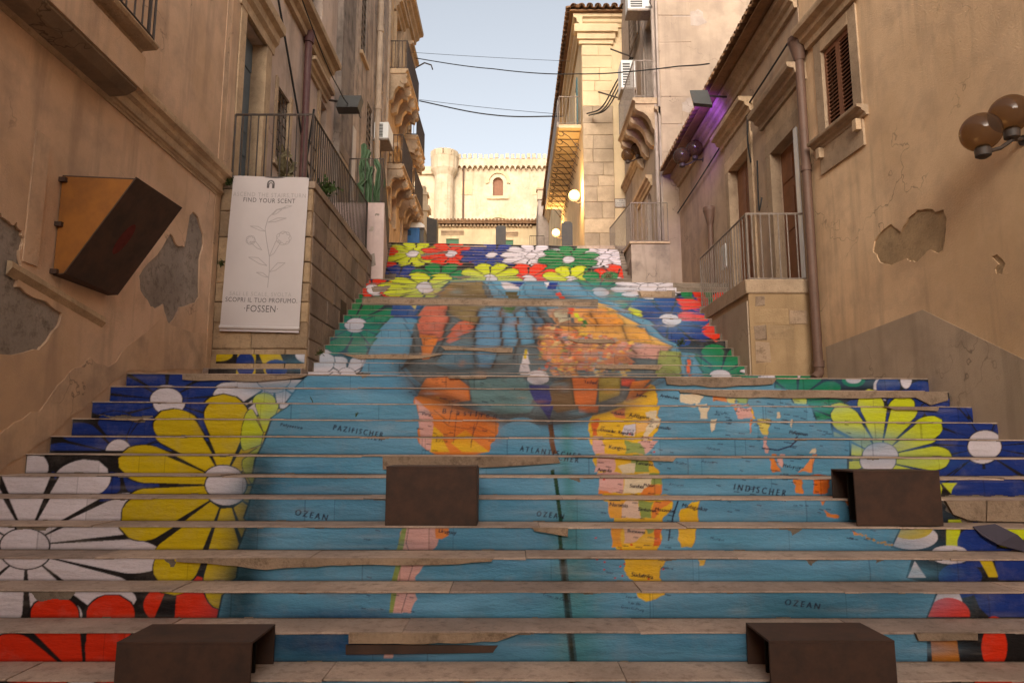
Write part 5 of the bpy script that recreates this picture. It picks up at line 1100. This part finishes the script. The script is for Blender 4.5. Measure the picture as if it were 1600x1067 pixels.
# ---- right terrace in front of the doorways
tC = thing('terrace', 'tan stone terrace block with thin iron railing before the two doorways', 'terrace', (3.8, 10.5, 1.8))
zR = onY(1178, 436, 9.5).z
m = MB(); m.box(3.31, 4.19, 9.53, 13.9, 1.5, zR - .12); m.build('wall', plaster('tan_render', (.40, .27, .145, 1), (.27, .18, .10, 1), (.46, .32, .18, 1), seed=60, amt=.7), tC)
m = MB(); m.hexa([(3.29, 9.56, 1.6), (3.31, 9.56, 1.6), (3.31, 12.1, 1.6), (3.29, 12.1, 1.6), (3.29, 9.56, zR - .3), (3.31, 9.56, zR - .3), (3.31, 12.1, zR - .3), (3.29, 12.1, zR - .3)]); m.build('side_render', M_cement, tC)
m = MB(); m.cham(lambda s, z, o: Vector((s, 9.53 - o, z)), 3.27, 4.19, zR - .2, zR, -4.4, .03, .015); m.build('coping', M_trim, tC)
random.seed(9); M_tanstone = stone('tan_stone', (.43, .30, .17, 1), (.25, .17, .10, 1), 9, .9, .6, seed=23)
for (x0, y0, x1, y1) in ((1181, 462, 1196, 478), (1181, 482, 1232, 505), (1180, 508, 1198, 530), (1181, 534, 1204, 566), (1234, 484, 1262, 506), (1202, 508, 1240, 530)):
    a, b = onY(x0, y1, 9.51), onY(x1, y0, 9.51); m = MB(); m.cham(lambda s, z, o: Vector((s, 9.53 - o, z)), a.x, b.x, a.z, b.z, -.02, .012, .012, .012); m.build('stone', M_tanstone if random.random() < .5 else M_broken, tC)
railing(tC, [(4.19, 9.6, zR), (3.36, 9.6, zR), (3.36, 12.05, zR)], .98, 26, M_ironpale, .010, .016, .03)
m = MB(); m.box(3.40, 3.43, 10.75, 10.98, zR + .5, zR + .88); m.build('letter_box', M_white, tC)

# ---- grey-beige house with stone balcony
R3 = Wall((3.82, 16.76), (3.82, 40), (0, 20)); U = lambda Y: Y - 16.76
hG = thing('grey_house', 'grey beige house with a bracketed stone balcony and two air conditioners', 'house', (4.6, 19, 4))
ar = [(U(18.3), 4.5), (U(18.9), 4.5), (U(18.9), 8.2)] + [(U(18.6) + .3 * math.cos(a), 8.2 + .35 * math.sin(a)) for a in np.linspace(0, math.pi, 9)][1:-1] + [(U(18.3), 8.2)]
bd = rect(U(17.7), U(18.5), 10.5, 13.4)
facade(hG, R3, 0, U(22.45), 0, 19, M_r3, [(ar, .3), (bd, .25)], back=8)
panel(hG, R3, ar, -.5, -.28, M_r3side, 'bricked_arch'); panel(hG, R3, bd, -.5, -.24, M_r3side, 'balcony_door')
m = MB(); m.box(3.80, 11.0, 16.735, 16.76, 0, 19); m.build('side_wall', M_r3side, hG)
random.seed(31)
for k_ in range(9): m = MB(); m.cham(lambda s, z, o: Vector((s, 16.735 - o, z)), 3.81, 3.81 + random.choice((.55, .85)), 8.2 + k_ * .75, 8.92 + k_ * .75, -.01, .012, .012, .01); m.build('quoin', M_r3side, hG)
for (x, z, sx, sz) in ((4.6, 12.6, .5, .28), (4.5, 10.2, .22, .2), (4.3, 9.6, .12, .2)): m = MB(); m.prism(jag([(x - sx, z - sz), (x + sx, z - sz * .5), (x + sx * .6, z + sz), (x - sx * .7, z + sz * .6)], 4, .05), lambda a, b, o: Vector((a, 16.735 - o, b)), -.01, .004); m.build('render_patch', M_r3, hG)
wbox(hG, R3, 0.0, .32, 3, 19, -.01, .07, M_r3, 'pilaster'); wbox(hG, R3, U(18.6), U(18.95), 10.5, 19, -.01, .05, M_r3, 'pilaster')
balcony(hG, R3, .12, U(19.4), 10.5, .70, 4, 26, M_trim, M_ironpale, .95, 1.05, True)
m = MB(); m.profile(cornice(10.2, .16, .25), R3, .0, U(22.4)); m.build('string_course', M_trim, hG)
m = MB(); m.profile(cornice(8.9, .18, .3), R3, U(18.1), U(20.2)); m.build('arch_hood', M_trim, hG)
m = MB(); m.tube([R3.p(U(16.95), 4, .10), R3.p(U(16.95), 19, .10)], .05, 8)
for z in (9.1, 11.2, 13.4): m.tube([R3.p(U(16.95), z, .1), R3.p(U(16.95), z + .14, .1)], .065, 8)
m.build('drainpipe', M_r3, hG, True)
for i, (z0_, z1_, s0_) in enumerate(((13.6, 16.8, U(18.9)),)):   # louvred shutter panels
    for j in range(2): shutter(hG, R3, s0_ + j * .7, s0_ + .66 + j * .7, z0_, z1_, .12, M_woodold, 16)
globes('twin smoked globe lamp under the stone balcony', R3, *R3.hit(996, 243, .2), .28, .19, .16, .28)
aircon('white air conditioner high on the grey beige house', (3.42, 17.35, onY(1022, 20, 17.3).z), .62, .42, .72)
aircon('white air conditioner standing on the stone balcony', (3.35, 19.0, 11.75), .40, .6, .85)
hk = MB(); hk.tube([R3.p(U(16.9), 13.6, .06), R3.p(U(16.9), 13.2, .18), R3.p(U(16.9), 13.05, .12), R3.p(U(16.9), 13.05, .3)], .018, 6); hk.build('iron_hook', M_iron, hG)
# terrace before it
tD = thing('terrace', 'small damp stained terrace with thin railing beside the upper steps', 'terrace', (3.3, 17.5, 5))
zD = onY(1000, 381, 16.4).z
m = MB(); m.box(2.90, 3.84, 16.4, 18.6, 4.6, zD); m.build('wall', plaster('damp_stained_plaster', (.42, .33, .26, 1), (.17, .135, .11, 1), (.47, .37, .29, 1), seed=66, amt=.9, streak=.95), tD)
m = MB(); m.box(2.86, 3.84, 16.36, 18.6, zD, zD + .05); m.build('coping', M_trim, tD)
m = MB(); m.hexa([(2.62, 15.2, 4.5), (2.90, 16.4, 4.5), (2.90, 18.5, 4.5), (2.62, 18.5, 4.5), (2.62, 15.2, 5.55), (2.898, 16.4, 6.2), (2.898, 18.5, 6.3), (2.62, 18.5, 6.25)]); m.build('side_wall', M_blockside, tD)
railing(tD, [(3.82, 16.44, zD + .05), (2.92, 16.44, zD + .05), (2.70, 18.5, zD + .05)], 1.0, 28, M_ironpale, .010, .015, .03)

# ---- cream yellow corner house
hH = thing('corner_house', 'cream yellow corner house with stone pilaster, tiled eaves and long iron balcony', 'house', (3.3, 24, 5)); CX, CY, CZ = 2.42, 22.5, 16.4
R4 = Wall((CX, CY), (CX, 60), (0, 30)); V4 = lambda Y: Y - CY
bdo = rect(V4(24.3), V4(25.1), 12.7, 15.0); dlow = rect(V4(24.2), V4(25.2), 6.0, 8.3)
facade(hH, R4, 0, 28, 0, CZ, M_yellow, [(bdo, .2), (dlow, .2)], back=9)
panel(hH, R4, bdo, -.4, -.18, M_teal, 'door'); panel(hH, R4, dlow, -.4, -.18, M_doorbrown, 'door')
wbox(hH, R4, V4(24.0), V4(24.28), 12.7, 15.0, .0, .04, M_teal, 'open_shutter')
wbox(hH, R4, V4(25.3), V4(25.9), 6.2, 8.1, .0, .05, M_iron, 'notice_board')
random.seed(44); FH = lambda s, z, o: Vector((s, CY - o, z))
x1 = onY(960, 300, CY).x
z_ = 7.6
while z_ < 15.3:    # ashlar pilaster at the corner
    h = min(random.uniform(.38, .62), 15.35 - z_); xs2 = [CX, CX + random.uniform(.3, .7) * (x1 - CX), x1] if random.random() < .7 else [CX, x1]
    for a, b in zip(xs2, xs2[1:]): m = MB(); m.cham(FH, a + .004, b - .004, z_ + .004, z_ + h - .004, -.05, .07 + random.uniform(-.006, .006), .012); m.build('ashlar', M_ashlar if z_ < 12.8 else M_yellow, hH)
    z_ += h
m = MB(); m.box(CX - .10, x1 + .12, CY - .16, CY, 4, 7.6); m.build('pilaster_base', M_ashlar, hH)
m = MB(); m.box(CX - .10, x1 + .06, CY - .12, CY, 15.36, 15.5); m.box(CX - .16, x1 + .12, CY - .2, CY, 15.5, 15.72); m.box(CX - .26, x1 + .2, CY - .3, CY, 15.72, 16.0); m.build('capital', M_yellow, hH)
m = MB(); m.profile(cornice(CZ, .3, .5), R4, -.28, 28); m.build('eave_moulding', M_yellow, hH)
Rf = Wall((CX, CY), (12, CY), (CX + 1, 0)); m = MB(); m.profile(cornice(CZ, .28, .4), Rf, -.02, 9); m.build('eave_moulding', M_yellow, hH)
rf = MB(); rf.hexa([(CX - .42, CY - .42, CZ), (12, CY - .42, CZ), (12, 50.5, CZ), (CX - .42, 50.5, CZ), (CX - .42, CY - .42, CZ + .05), (12, CY - .42, CZ + .05), (12, 50.5, CZ + 1.6), (CX - .42, 50.5, CZ + .05)]); roof = rf.build('roof', M_tile, hH)
pc = None; s = -.3; s00 = s
while s < 9:
    j = Vector((random.uniform(-.01, .01), 0, random.uniform(-.02, .02)))
    if pc is None:
        pc = tile_mesh(lambda a, z, o: Rf.p(s + a, CZ + .10 + z, .52 - o), .12, .10, .6, True, .25).build('tile', M_tile, roof); pt = tile_mesh(lambda a, z, o: Rf.p(s + .14 + a, CZ + .17 + z, .56 - o), .12, .10, .6, False, .25).build('tile', M_tile, roof)
    else: copy_part(pc, roof, Vector((s - s00, 0, 0)) + j); copy_part(pt, roof, Vector((s - s00, 0, 0)) - j)
    s += .28
pc = None; s = -.3
while s < 20:
    if pc is None: pc = tile_mesh(lambda a, z, o: R4.p(s + a, CZ + .10 + z, .56 - o), .12, .10, .6, True, .25).build('tile', M_tile, roof)
    else: copy_part(pc, roof, Vector((0, s - s00, random.uniform(-.02, .02))))
    s += .28
# long balcony on iron scrolls
BZ = onY(895, 200, 23.0).z; m = MB(); m.wbox(R4, V4(23.0), V4(31.6), BZ, BZ + .12, -.02, .78); bb = m.build('balcony_slab', M_yellow, hH)
m = MB(); m.wbox(R4, V4(22.97), V4(31.63), BZ + .02, BZ + .20, .781, .85); m.build('balcony_fascia', M_ironpale, bb)
railing(bb, [R4.p(V4(23.02), BZ + .12, .02), R4.p(V4(23.02), BZ + .12, .76), R4.p(V4(31.5), BZ + .12, .76), R4.p(V4(31.5), BZ + .12, .02)], 1.05, 80, M_ironpale, .010, .018)
m = MB(); m.wbox(R4, V4(23.1), V4(31.5), BZ + .16, BZ + 1.1, .80, .815); m.build('balcony_screen', M_ironpale, bb)
proto = None
for i in range(13):
    s = V4(23.25) + i * .66
    if proto is None:
        m = MB(); P = []
        for a in np.linspace(0, 4.2, 12): r_ = .05 + .018 * a; P.append(R4.p(s, BZ - .10 + r_ * math.sin(a + 2), .66 + r_ * math.cos(a + 2)))
        m.tube(P, .014, 5); m.tube([R4.p(s, BZ - .02, .76), R4.p(s, BZ - .02, .0)], .016, 5)
        m.tube([R4.p(s, BZ - .04, .66), R4.p(s, BZ - .22, .40), R4.p(s, BZ - .62, .10), R4.p(s, BZ - .75, .0)], .014, 5)
        P = [R4.p(s, BZ - .55 + (.04 + .02 * a) * math.sin(a), .16 + (.04 + .02 * a) * math.cos(a)) for a in np.linspace(0, 4.5, 12)]; m.tube(P, .012, 5)
        proto = m.build('scroll_iron', M_iron, bb); s00 = s
    else: copy_part(proto, bb, (0, s - s00, 0))
def litlamp(label, pos, w):
    t = thing('lit_globe_lamp', label, 'lamp', pos); p = Vector(pos)
    m = MB(); m.ball(p, .20, 20, 14); gb = m.build('globe', M_globe, t, True)
    m = MB(); m.tube([p + Vector((0, 0, -.18)), p + Vector((.12, 0, -.27)), Vector((CX, p.y, p.z - .24))], .02, 6); m.build('arm', M_iron, t)
    ld = bpy.data.lights.new('lamp_light', 'POINT'); lo = bpy.data.objects.new('lamp_light', ld); C.objects.link(lo); lo.parent = t; lo.location = (-.02, -.30, .0)
    ld.energy = w; ld.color = (1, .62, .22); ld.shadow_soft_size = .2; return t
litlamp('glowing globe lamp on the cream yellow house under the long balcony', (CX - .26, 23.2, onY(903, 306, 23.2).z), 160)
litlamp('glowing globe lamp farther along near the dark bollard', (CX - .3, 32.5, onY(868, 364, 32.5).z), 160)
sg = thing('street_sign', 'small white street name plaque with dark border on the cream wall', 'sign', onY(970, 326, CY)); a, b = onY(960, 325, CY), onY(981, 311, CY)
m = MB(); m.box(a.x, b.x, CY - .035, CY, a.z, b.z); m.build('border', M_pipe, sg); e = .025; m = MB(); m.box(a.x + e, b.x - e, CY - .042, CY - .034, a.z + e, b.z - e); m.build('plate', M_sign, sg)
for i, s_ in enumerate(('VIA', 'CANONICO', 'RUTIGLIANO')):
    cu = bpy.data.curves.new('t', 'FONT'); cu.body = s_; cu.size = .105; cu.align_x = 'CENTER'; ob = bpy.data.objects.new('t', cu); C.objects.link(ob); bpy.context.view_layer.update(); me = ob.to_mesh(); wd = max(v.co.x for v in me.vertices); sx = min(1, (b.x - a.x) * .42 / wd)
    m = MB(); m.add([((a.x + b.x) / 2 + v.co.x * sx, CY - .045, b.z - .105 - .083 * i + v.co.y * .8) for v in me.vertices], [tuple(p.vertices) for p in me.polygons]); m.build('lettering', M_ink, sg)
    ob.to_mesh_clear(); bpy.data.objects.remove(ob); bpy.data.curves.remove(cu)
# ================================================================== THE TOP OF THE STREET
castle = thing('castle', 'cream castle with battlements, round corner tower and arched window', 'castle', (-3, 62, 14))
KY = 60; k0 = onY(690, 240, KY); kt = onY(760, 252, KY).z; kb = 10
kw = [onY(x, y, KY) for x, y in ((770, 306), (786, 306), (786, 277), (770, 277))]
K = Wall((-20, KY), (30, KY), (0, 0)); Q = lambda x: x + 20
x0, x1 = kw[0].x, kw[1].x; cxm = (x0 + x1) / 2; rr = (x1 - x0) / 2
arch = [(Q(x0), kw[0].z), (Q(x1), kw[0].z)] + [(Q(cxm) + rr * math.cos(a), kw[2].z - rr + rr * math.sin(a)) for a in np.linspace(0, math.pi, 9)]
facade(castle, K, Q(-12), Q(16), kb, kt - .5, M_castle, [(arch, .4)], back=8)
panel(castle, K, arch, -.7, -.38, M_doorbrown, 'window')
m = MB(); m.wbox(K, Q(x0 - .5), Q(x1 + .5), kw[0].z - .35, kw[0].z - .08, -.02, .2, M) if False else m.wbox(K, Q(x0 - .5), Q(x1 + .5), kw[0].z - .35, kw[0].z - .08, -.02, .2); m.build('window_sill', M_castlelow, castle)
for (cx_, cz_, r0, n_a) in ((cxm, kw[2].z - rr, rr + .35, 12), (cxm, onY(780, 345, KY).z - .8, rr + .6, 12)):
    m = MB(); O = [(Q(cx_) + (r0 + .3) * math.cos(a), cz_ + (r0 + .3) * math.sin(a)) for a in np.linspace(-.15, math.pi + .15, n_a)]; I = [(Q(cx_) + r0 * math.cos(a), cz_ + r0 * math.sin(a)) for a in np.linspace(math.pi + .15, -.15, n_a)]
    m.prism(O + I, K.p, -.01, .16); m.build('arch_moulding', M_castlelow, castle)
for px in (729, 841):
    a, b = onY(px - 9, 305, KY), onY(px + 9, 284, KY); m = MB(); m.wbox(K, Q(a.x), Q(b.x), a.z, b.z, -.01, .06); m.build('blind_window', M_castlelow, castle)
# battlement: corbel arches and merlons
xa, xb = onY(714, 250, KY).x, 8; n = 27; pm = pk = None; pitch = (xb - xa) / n
for i in range(n):
    xc = xa + pitch * (i + .5)
    if pm is None:
        m = MB(); P = [(Q(xc) - pitch / 2, kt - .95), (Q(xc) - pitch / 2, kt + .05), (Q(xc) + pitch / 2, kt + .05), (Q(xc) + pitch / 2, kt - .95)] + [(Q(xc) + pitch * .33 * math.cos(a), kt - .75 + pitch * .33 * math.sin(a)) for a in np.linspace(0, math.pi, 8)]
        m.prism(P, K.p, -.05, .45); pk = m.build('corbel_arch', M_castle, castle)
        m = MB(); m.wbox(K, Q(xc) - pitch * .33, Q(xc) + pitch * .30, kt + .05, kt + .48, .05, .5); pm = m.build('merlon', M_castle, castle); xc0 = xc
    else: copy_part(pk, castle, (xc - xc0, 0, 0)); copy_part(pm, castle, (xc - xc0, 0, random.uniform(-.06, .05)))
tw = onY(695, 300, KY); rT = .85; twt = onY(690, 240, KY).z - .6
m = MB(); m.lathe([(rT, kb), (rT, twt - 1.9), (rT + .35, twt - 1.3), (rT + .38, twt - .2)], (tw.x, KY - .6, 0), 16); m.build('tower', M_castle, castle)
pm = None
for i in range(10):
    a = 2 * math.pi * i / 10; p = Vector((tw.x + (rT + .15) * math.cos(a), KY - .6 + (rT + .15) * math.sin(a), twt - .2)); m = MB()
    m.hexa([p + Matrix.Rotation(a, 3, 'Z') @ Vector(v) for v in ((-.22, -.33, 0), (.22, -.33, 0), (.22, .33, 0), (-.22, .33, 0), (-.22, -.33, .55), (.22, -.33, .55), (.22, .33, .55), (-.22, .33, .55))]); m.build('merlon', M_castle, castle)
a, b = onY(660, 268, KY), onY(680, 268, KY)
m = MB(); m.wbox(K, Q(-12), Q(tw.x - 1.0), a.z - .35, a.z, -.02, .3); m.build('cornice', M_castle, castle)
m = MB(); p = onY(724, 300, KY); m.tube([(p.x, KY - .15, kb), (p.x, KY - .15, onY(724, 252, KY).z)], .09, 6); m.build('drainpipe', M_pipe, castle)
# the low tiled house before it
low = thing('low_house', 'low cream house with tiled eave and green shutters below the castle', 'house', (-1, 49, 12)); LY = 48
Lw = Wall((-20, LY), (30, LY), (0, 0)); ez = onY(760, 352, LY).z
gw = [rect(*[Q(v) for v in sorted((onY(697, 0, LY).x, onY(716, 0, LY).x))], ez - 3.2, onY(700, 373, LY).z), rect(Q(onY(790, 0, LY).x), Q(onY(804, 0, LY).x), ez - 3.2, onY(800, 375, LY).z)]
gw = [[(Q(onY(697, 375, LY).x), ez - 3.2), (Q(onY(717, 375, LY).x), ez - 3.2), (Q(onY(717, 375, LY).x), onY(700, 373, LY).z), (Q(onY(697, 375, LY).x), onY(700, 373, LY).z)], [(Q(onY(789, 375, LY).x), ez - 3.2), (Q(onY(802, 375, LY).x), ez - 3.2), (Q(onY(802, 375, LY).x), onY(800, 375, LY).z), (Q(onY(789, 375, LY).x), onY(800, 375, LY).z)]]
facade(low, Lw, Q(onY(679, 360, LY).x), Q(onY(838, 360, LY).x), 8, ez, M_castlelow, [(h, .15) for h in gw], back=6)
for h in gw:
    panel(low, Lw, h, -.3, -.12, M_green, 'shutter'); m = MB(); m.profile(cornice(h[2][1] + .55, .28, .3), Lw, h[0][0] - .35, h[1][0] + .35); m.build('window_hood', M_trim, low)
m = MB(); xl_, xr_ = onY(676, 350, LY).x, onY(840, 350, LY).x
m.hexa([(xl_, LY - .5, ez), (xr_, LY - .5, ez), (xr_, LY + 5, ez + 1), (xl_, LY + 5, ez + 1), (xl_, LY - .5, ez + .2), (xr_, LY - .5, ez + .2), (xr_, LY + 5, ez + 1.2), (xl_, LY + 5, ez + 1.2)]); roof = m.build('roof', M_tile, low)
pc = None; x = xl_ + .12; i = 0
while x < xr_:
    if pc is None: m = MB(); m.tube([(x, LY - .6, ez + .2), (x, LY - .1, ez + .3)], .11, 6); pc = m.build('tile', M_tile, roof); x00 = x
    else: copy_part(pc, roof, (x - x00, 0, random.uniform(-.02, .02)))
    x += .25
m = MB()
for i in range(28): m.wbox(Lw, Q(xl_ + .2 + i * .25), Q(xl_ + .32 + i * .25), ez - .18, ez - .002, .0, .3)
m.build('eave_brackets', M_trim, low)
# pale house end at the right of the castle, with a chimney and thin railing
pe = thing('pale_house', 'narrow weathered pale house end with a chimney beside the castle', 'house', (2.6, 44, 12)); a, b = onY(841, 320, 44), onY(862, 320, 44)
m = MB(); m.box(a.x, b.x + .4, 44, 50, 8, onY(850, 312, 44).z); m.build('wall', M_r3, pe); m = MB(); m.box(a.x - .05, a.x + .30, 43.9, 44.4, onY(845, 312, 44).z, onY(845, 298, 44).z); m.build('chimney', M_castle, pe); m = MB(); m.box(a.x - .12, a.x + .36, 43.82, 44.46, onY(845, 298, 44).z, onY(845, 295, 44).z); m.build('chimney_cap', M_trim, pe)
railing(pe, [(onY(832, 0, 40).x * .9, 43.5, onY(835, 392, 43.5).z), (onY(850, 370, 43.5).x, 43.5, onY(835, 392, 43.5).z)], 1.0, 7, M_iron, .012, .02)
# stone gate pillar with a flower pot at the left
gp_ = thing('gate_pillar', 'carved cream stone gate pillar at the top of the street', 'pillar', onY(662, 384, 30)); a = onY(662, 350, 30)
zz = [onY(660, y, 30).z for y in (400, 330, 322, 305, 301, 290)]
m = MB(); m.box(a.x - .28, a.x + .16, 30, 30.5, 8, zz[1]); m.box(a.x - .4, a.x + .26, 29.9, 30.6, zz[1], zz[2]); m.build('shaft', M_castle, gp_); m = MB(); m.box(a.x - .24, a.x + .12, 30.02, 30.45, zz[2], zz[3]); m.box(a.x - .3, a.x + .18, 29.95, 30.5, zz[3], zz[4]); m.box(a.x - .14, a.x + .05, 30.05, 30.4, zz[4], zz[5]); m.build('finial', M_castle, gp_)
pp = onY(651, 305, 27.5); po = thing('flower_pot', 'dark pot with a green plant on the palace wall end', 'plant', pp); m = MB(); m.lathe([(.12, -.2), (.2, .12), (.22, .16)], pp, 12); m.build('pot', M_tile, po); weed('leaves', '', pp + Vector((0, 0, .14)), .35, 14, M_leaf, .6, True, par=po)
# bollards, wall slab, portable toilet
pb_ = None
for (px, w_, top, bot, lab) in ((782.5, .30, 352, 388, 'dark rounded steel bollard standing free against the low cream house'), (886.5, .32, 346, 388, 'dark rounded steel bollard beside the corner house')):
    p = onY(px, 383, 20); zt_ = onY(px, top, 20).z; o = thing('bollard', lab, 'bollard', (p.x, 20, 7.1), 'bollards at the head of the stairs')
    hw = w_ / 2; P = [(p.x - hw, 7.0), (p.x + hw, 7.0), (p.x + hw, zt_ - hw * .5)] + [(p.x + hw * math.cos(a), zt_ - hw * .5 + hw * .5 * math.sin(a)) for a in np.linspace(0, math.pi, 10)][1:-1] + [(p.x - hw, zt_ - hw * .5)]
    m = MB(); m.prism(P, lambda s, z, d: Vector((s, 20 + d, z)), 0, .14); m.build('post', M_bollard, o); m = MB(); m.box(p.x - hw - .05, p.x + hw + .05, 19.94, 20.2, 6.95, 7.12); m.build('base', M_bollard, o)
p = onY(675, 383, 20); zt_ = onY(675, 345, 20).z; m = MB(); m.hexa([(p.x - .16, 20.0, 7), (p.x + .15, 19.9, 7), (p.x + .15, 20.3, 7), (p.x - .16, 20.6, 7), (p.x - .17, 20.0, zt_ + .12), (p.x + .15, 19.9, zt_), (p.x + .15, 20.3, zt_), (p.x - .17, 20.6, zt_ + .12)])
o = thing('steel_slab', 'dark upright steel slab beside the blue portable toilet', 'bollard', (p.x, 20.1, 7.1)); m.build('slab', M_bollard, o); m = MB(); m.box(p.x - .22, p.x + .2, 19.85, 20.65, 6.95, 7.1); m.build('base', M_bollard, o)
TY = 26; a, b = onY(620, 380, TY), onY(655, 380, TY); zt_ = onY(640, 356, TY).z; o = thing('portable_toilet', 'blue portable toilet cabin with a white domed roof', 'toilet', ((a.x + b.x) / 2, TY + .5, 8.1))
m = MB(); m.box(a.x, b.x, TY, TY + 1.0, 8.0, zt_); m.build('cabin', M_blueplastic, o); m = MB(); m.box(b.x, b.x + .16, TY + .1, TY + 1.0, 8.0, zt_); m.build('side_panel', M_grey, o)
m = MB(); m.box(a.x + .07, b.x - .10, TY - .025, TY, 8.1, zt_ - .07); dd = m.build('door', M_blueplastic, o); m = MB()
for i in range(4): m.box(a.x + .28, b.x - .32, TY - .035, TY - .026, zt_ - .16 - i * .05, zt_ - .135 - i * .05)
m.build('vent', M_cable, dd)
m = MB(); P = [(a.x - .05, zt_), (b.x + .2, zt_), (b.x + .2, zt_ + .08), (b.x + .08, zt_ + .19), (a.x + .12, zt_ + .21), (a.x - .05, zt_ + .10)]; m.prism(P, lambda s, z, d: Vector((s, TY - .05 + d, z)), 0, 1.1); m.build('roof', M_white, o)

# ------------------------------------------------------------------ cables over the street
W_ = lambda px, py, Y: onY(px, py, Y)
G = 'wires across the street'
cable('overhead_cable', 'single black wire crossing the sky from the palace to the grey house', [W_(648, 91, 21.5), W_(770, 108, 19.8), W_(905, 116, 18.0), W_(1060, 104, 15.5), W_(1108, 100, 14.0)], .016, .006)
cable('overhead_cable', 'sagging wire bundle crossing the sky below the castle skyline', [W_(655, 158, 25), W_(770, 180, 24), W_(880, 182, 23.2)], .024, .004)
cable('overhead_cable', 'thin upper wire above the sagging wire bundle', [W_(655, 156, 25), W_(880, 179, 23.2)], .009, .008)
cable('overhead_cable', 'faint thin wire highest across the sky', [W_(640, 82, 22), W_(890, 96, 22.4)], .007, .004)
for (dx, dy, lab) in ((0, 0, 'outermost of the heavy cable loops between stone balcony and corner house'), (3, 3, 'middle of the heavy cable loops between stone balcony and corner house'), (8, 2, 'innermost of the heavy cable loops between stone balcony and corner house')):
    cable('overhead_cable', lab, [W_(917 + dx, 178 + dy, 22.2), W_(940 + dx, 168 + dy, 21.6), W_(962 + dx, 130 + dy, 21), W_(985 + dx * .5, 90, 20)], .024, .01, group='cable loops by the corner house')
for (x0, y0, x1, y1, lab) in ((954, 77, 984, 88, 'short iron rod sticking out above the stone balcony rail'), (935, 144, 965, 153, 'short iron rod sticking out below the stone balcony rail')):
    m = MB(); m.tube([W_(x0, y0, 20.5), W_(x1, y1, 20.3)], .025, 6); tag(m.build('iron_rod', M_iron), lab, 'rod')

# ------------------------------------------------------------------ folded steel light boxes on the stairs
def stairbox(label, front, Yf, depth, opening, zbase):
    """folded corten plate: front and top, open on one side; front = 4 px corners tl,tr,br,bl"""
    tl, tr, br, bl = [onY(x, y, Yf) for x, y in front]; zt_ = (tl.z + tr.z) / 2; x0, x1 = (tl.x + bl.x) / 2, (tr.x + br.x) / 2; t = .012; zb = zbase
    o = thing('steel_light_box', label, 'light box', ((x0 + x1) / 2, Yf + depth / 2, zb))
    ex0 = x0 - (opening == 'l') * .0; ex1 = x1
    m = MB(); m.cham(lambda s, z, d: Vector((s, Yf - d, z)), x0, x1, zb, zt_, -t, 0, .003, .0); m.build('front_plate', M_corten, o)
    sk = 0
    m = MB(); m.hexa([(x0, Yf, zt_ + .0005), (x1, Yf, zt_ + .0005), (x1 + sk, Yf + depth, zt_ + .0005), (x0 + sk, Yf + depth, zt_ + .0005), (x0, Yf, zt_ + t), (x1, Yf, zt_ + t), (x1 + sk, Yf + depth, zt_ + t), (x0 + sk, Yf + depth, zt_ + t)]); m.build('top_plate', M_corten, o)
    m = MB(); xs_ = x0 if opening == 'r' else x1; m.hexa([(xs_ - t / 2, Yf + t, zb), (xs_ + t / 2, Yf + t, zb), (xs_ + t / 2 + sk, Yf + depth, zb), (xs_ - t / 2 + sk, Yf + depth, zb), (xs_ - t / 2, Yf + t, zt_), (xs_ + t / 2, Yf + t, zt_), (xs_ + t / 2 + sk, Yf + depth, zt_), (xs_ - t / 2 + sk, Yf + depth, zt_)]); m.build('side_plate', M_cortend, o)
    m = MB(); m.box(x0 + .05 + sk * .5, x1 - .05 + sk * .5, Yf + depth * .55, Yf + depth * .6, zb + .02, zt_ - .01); m.build('lamp_tray', M_dark, o)
    m = MB(); m.box(x0, x1, Yf + depth - t, Yf + depth, zb, zt_); m.build('back_plate', M_cortend, o)
    return o
st = lambda n: steps[[s.name for s in steps].index(n)]
stairbox('rusty steel box in the middle of the map print under a broken step', [(603, 731), (745, 731), (743, 815), (602, 815)], st(5).Y - .26, .30, '', st(4).z)
stairbox('rusty steel box on the stairs before the lime petals, open towards the map', [(1336, 738), (1470, 738), (1472, 815), (1337, 815)], st(5).Y - .26, .36, 'l', st(4).z)
stairbox('rusty steel box low on the stairs among the red and yellow petals', [(180, 1006), (390, 1007), (392, 1100), (177, 1100)], st(0).Y - .10, .36, 'r', st(-1).z - .1)
stairbox('rusty steel box low on the stairs before the blue sea print', [(1203, 1004), (1399, 1004), (1404, 1100), (1205, 1100)], st(0).Y - .10, .36, 'l', st(-1).z - .1)

# unseen house added behind the photographer to shade the lower steps
hX = thing('shading_house', 'plain unseen house added behind the camera to shade the lower steps', 'house', (0, -20, 0))
Wx = Wall((-14, -18), (14, -18), (0, 0)); hx = [rect(4 + 5 * i, 5.2 + 5 * i, 4.5, 6.8) for i in range(5)]
facade(hX, Wx, 0, 28, 0, 9.0, M_right, [(h, .2) for h in hx], back=6)
for h in hx: panel(hX, Wx, h, -.4, -.18, M_shutter, 'shutter')
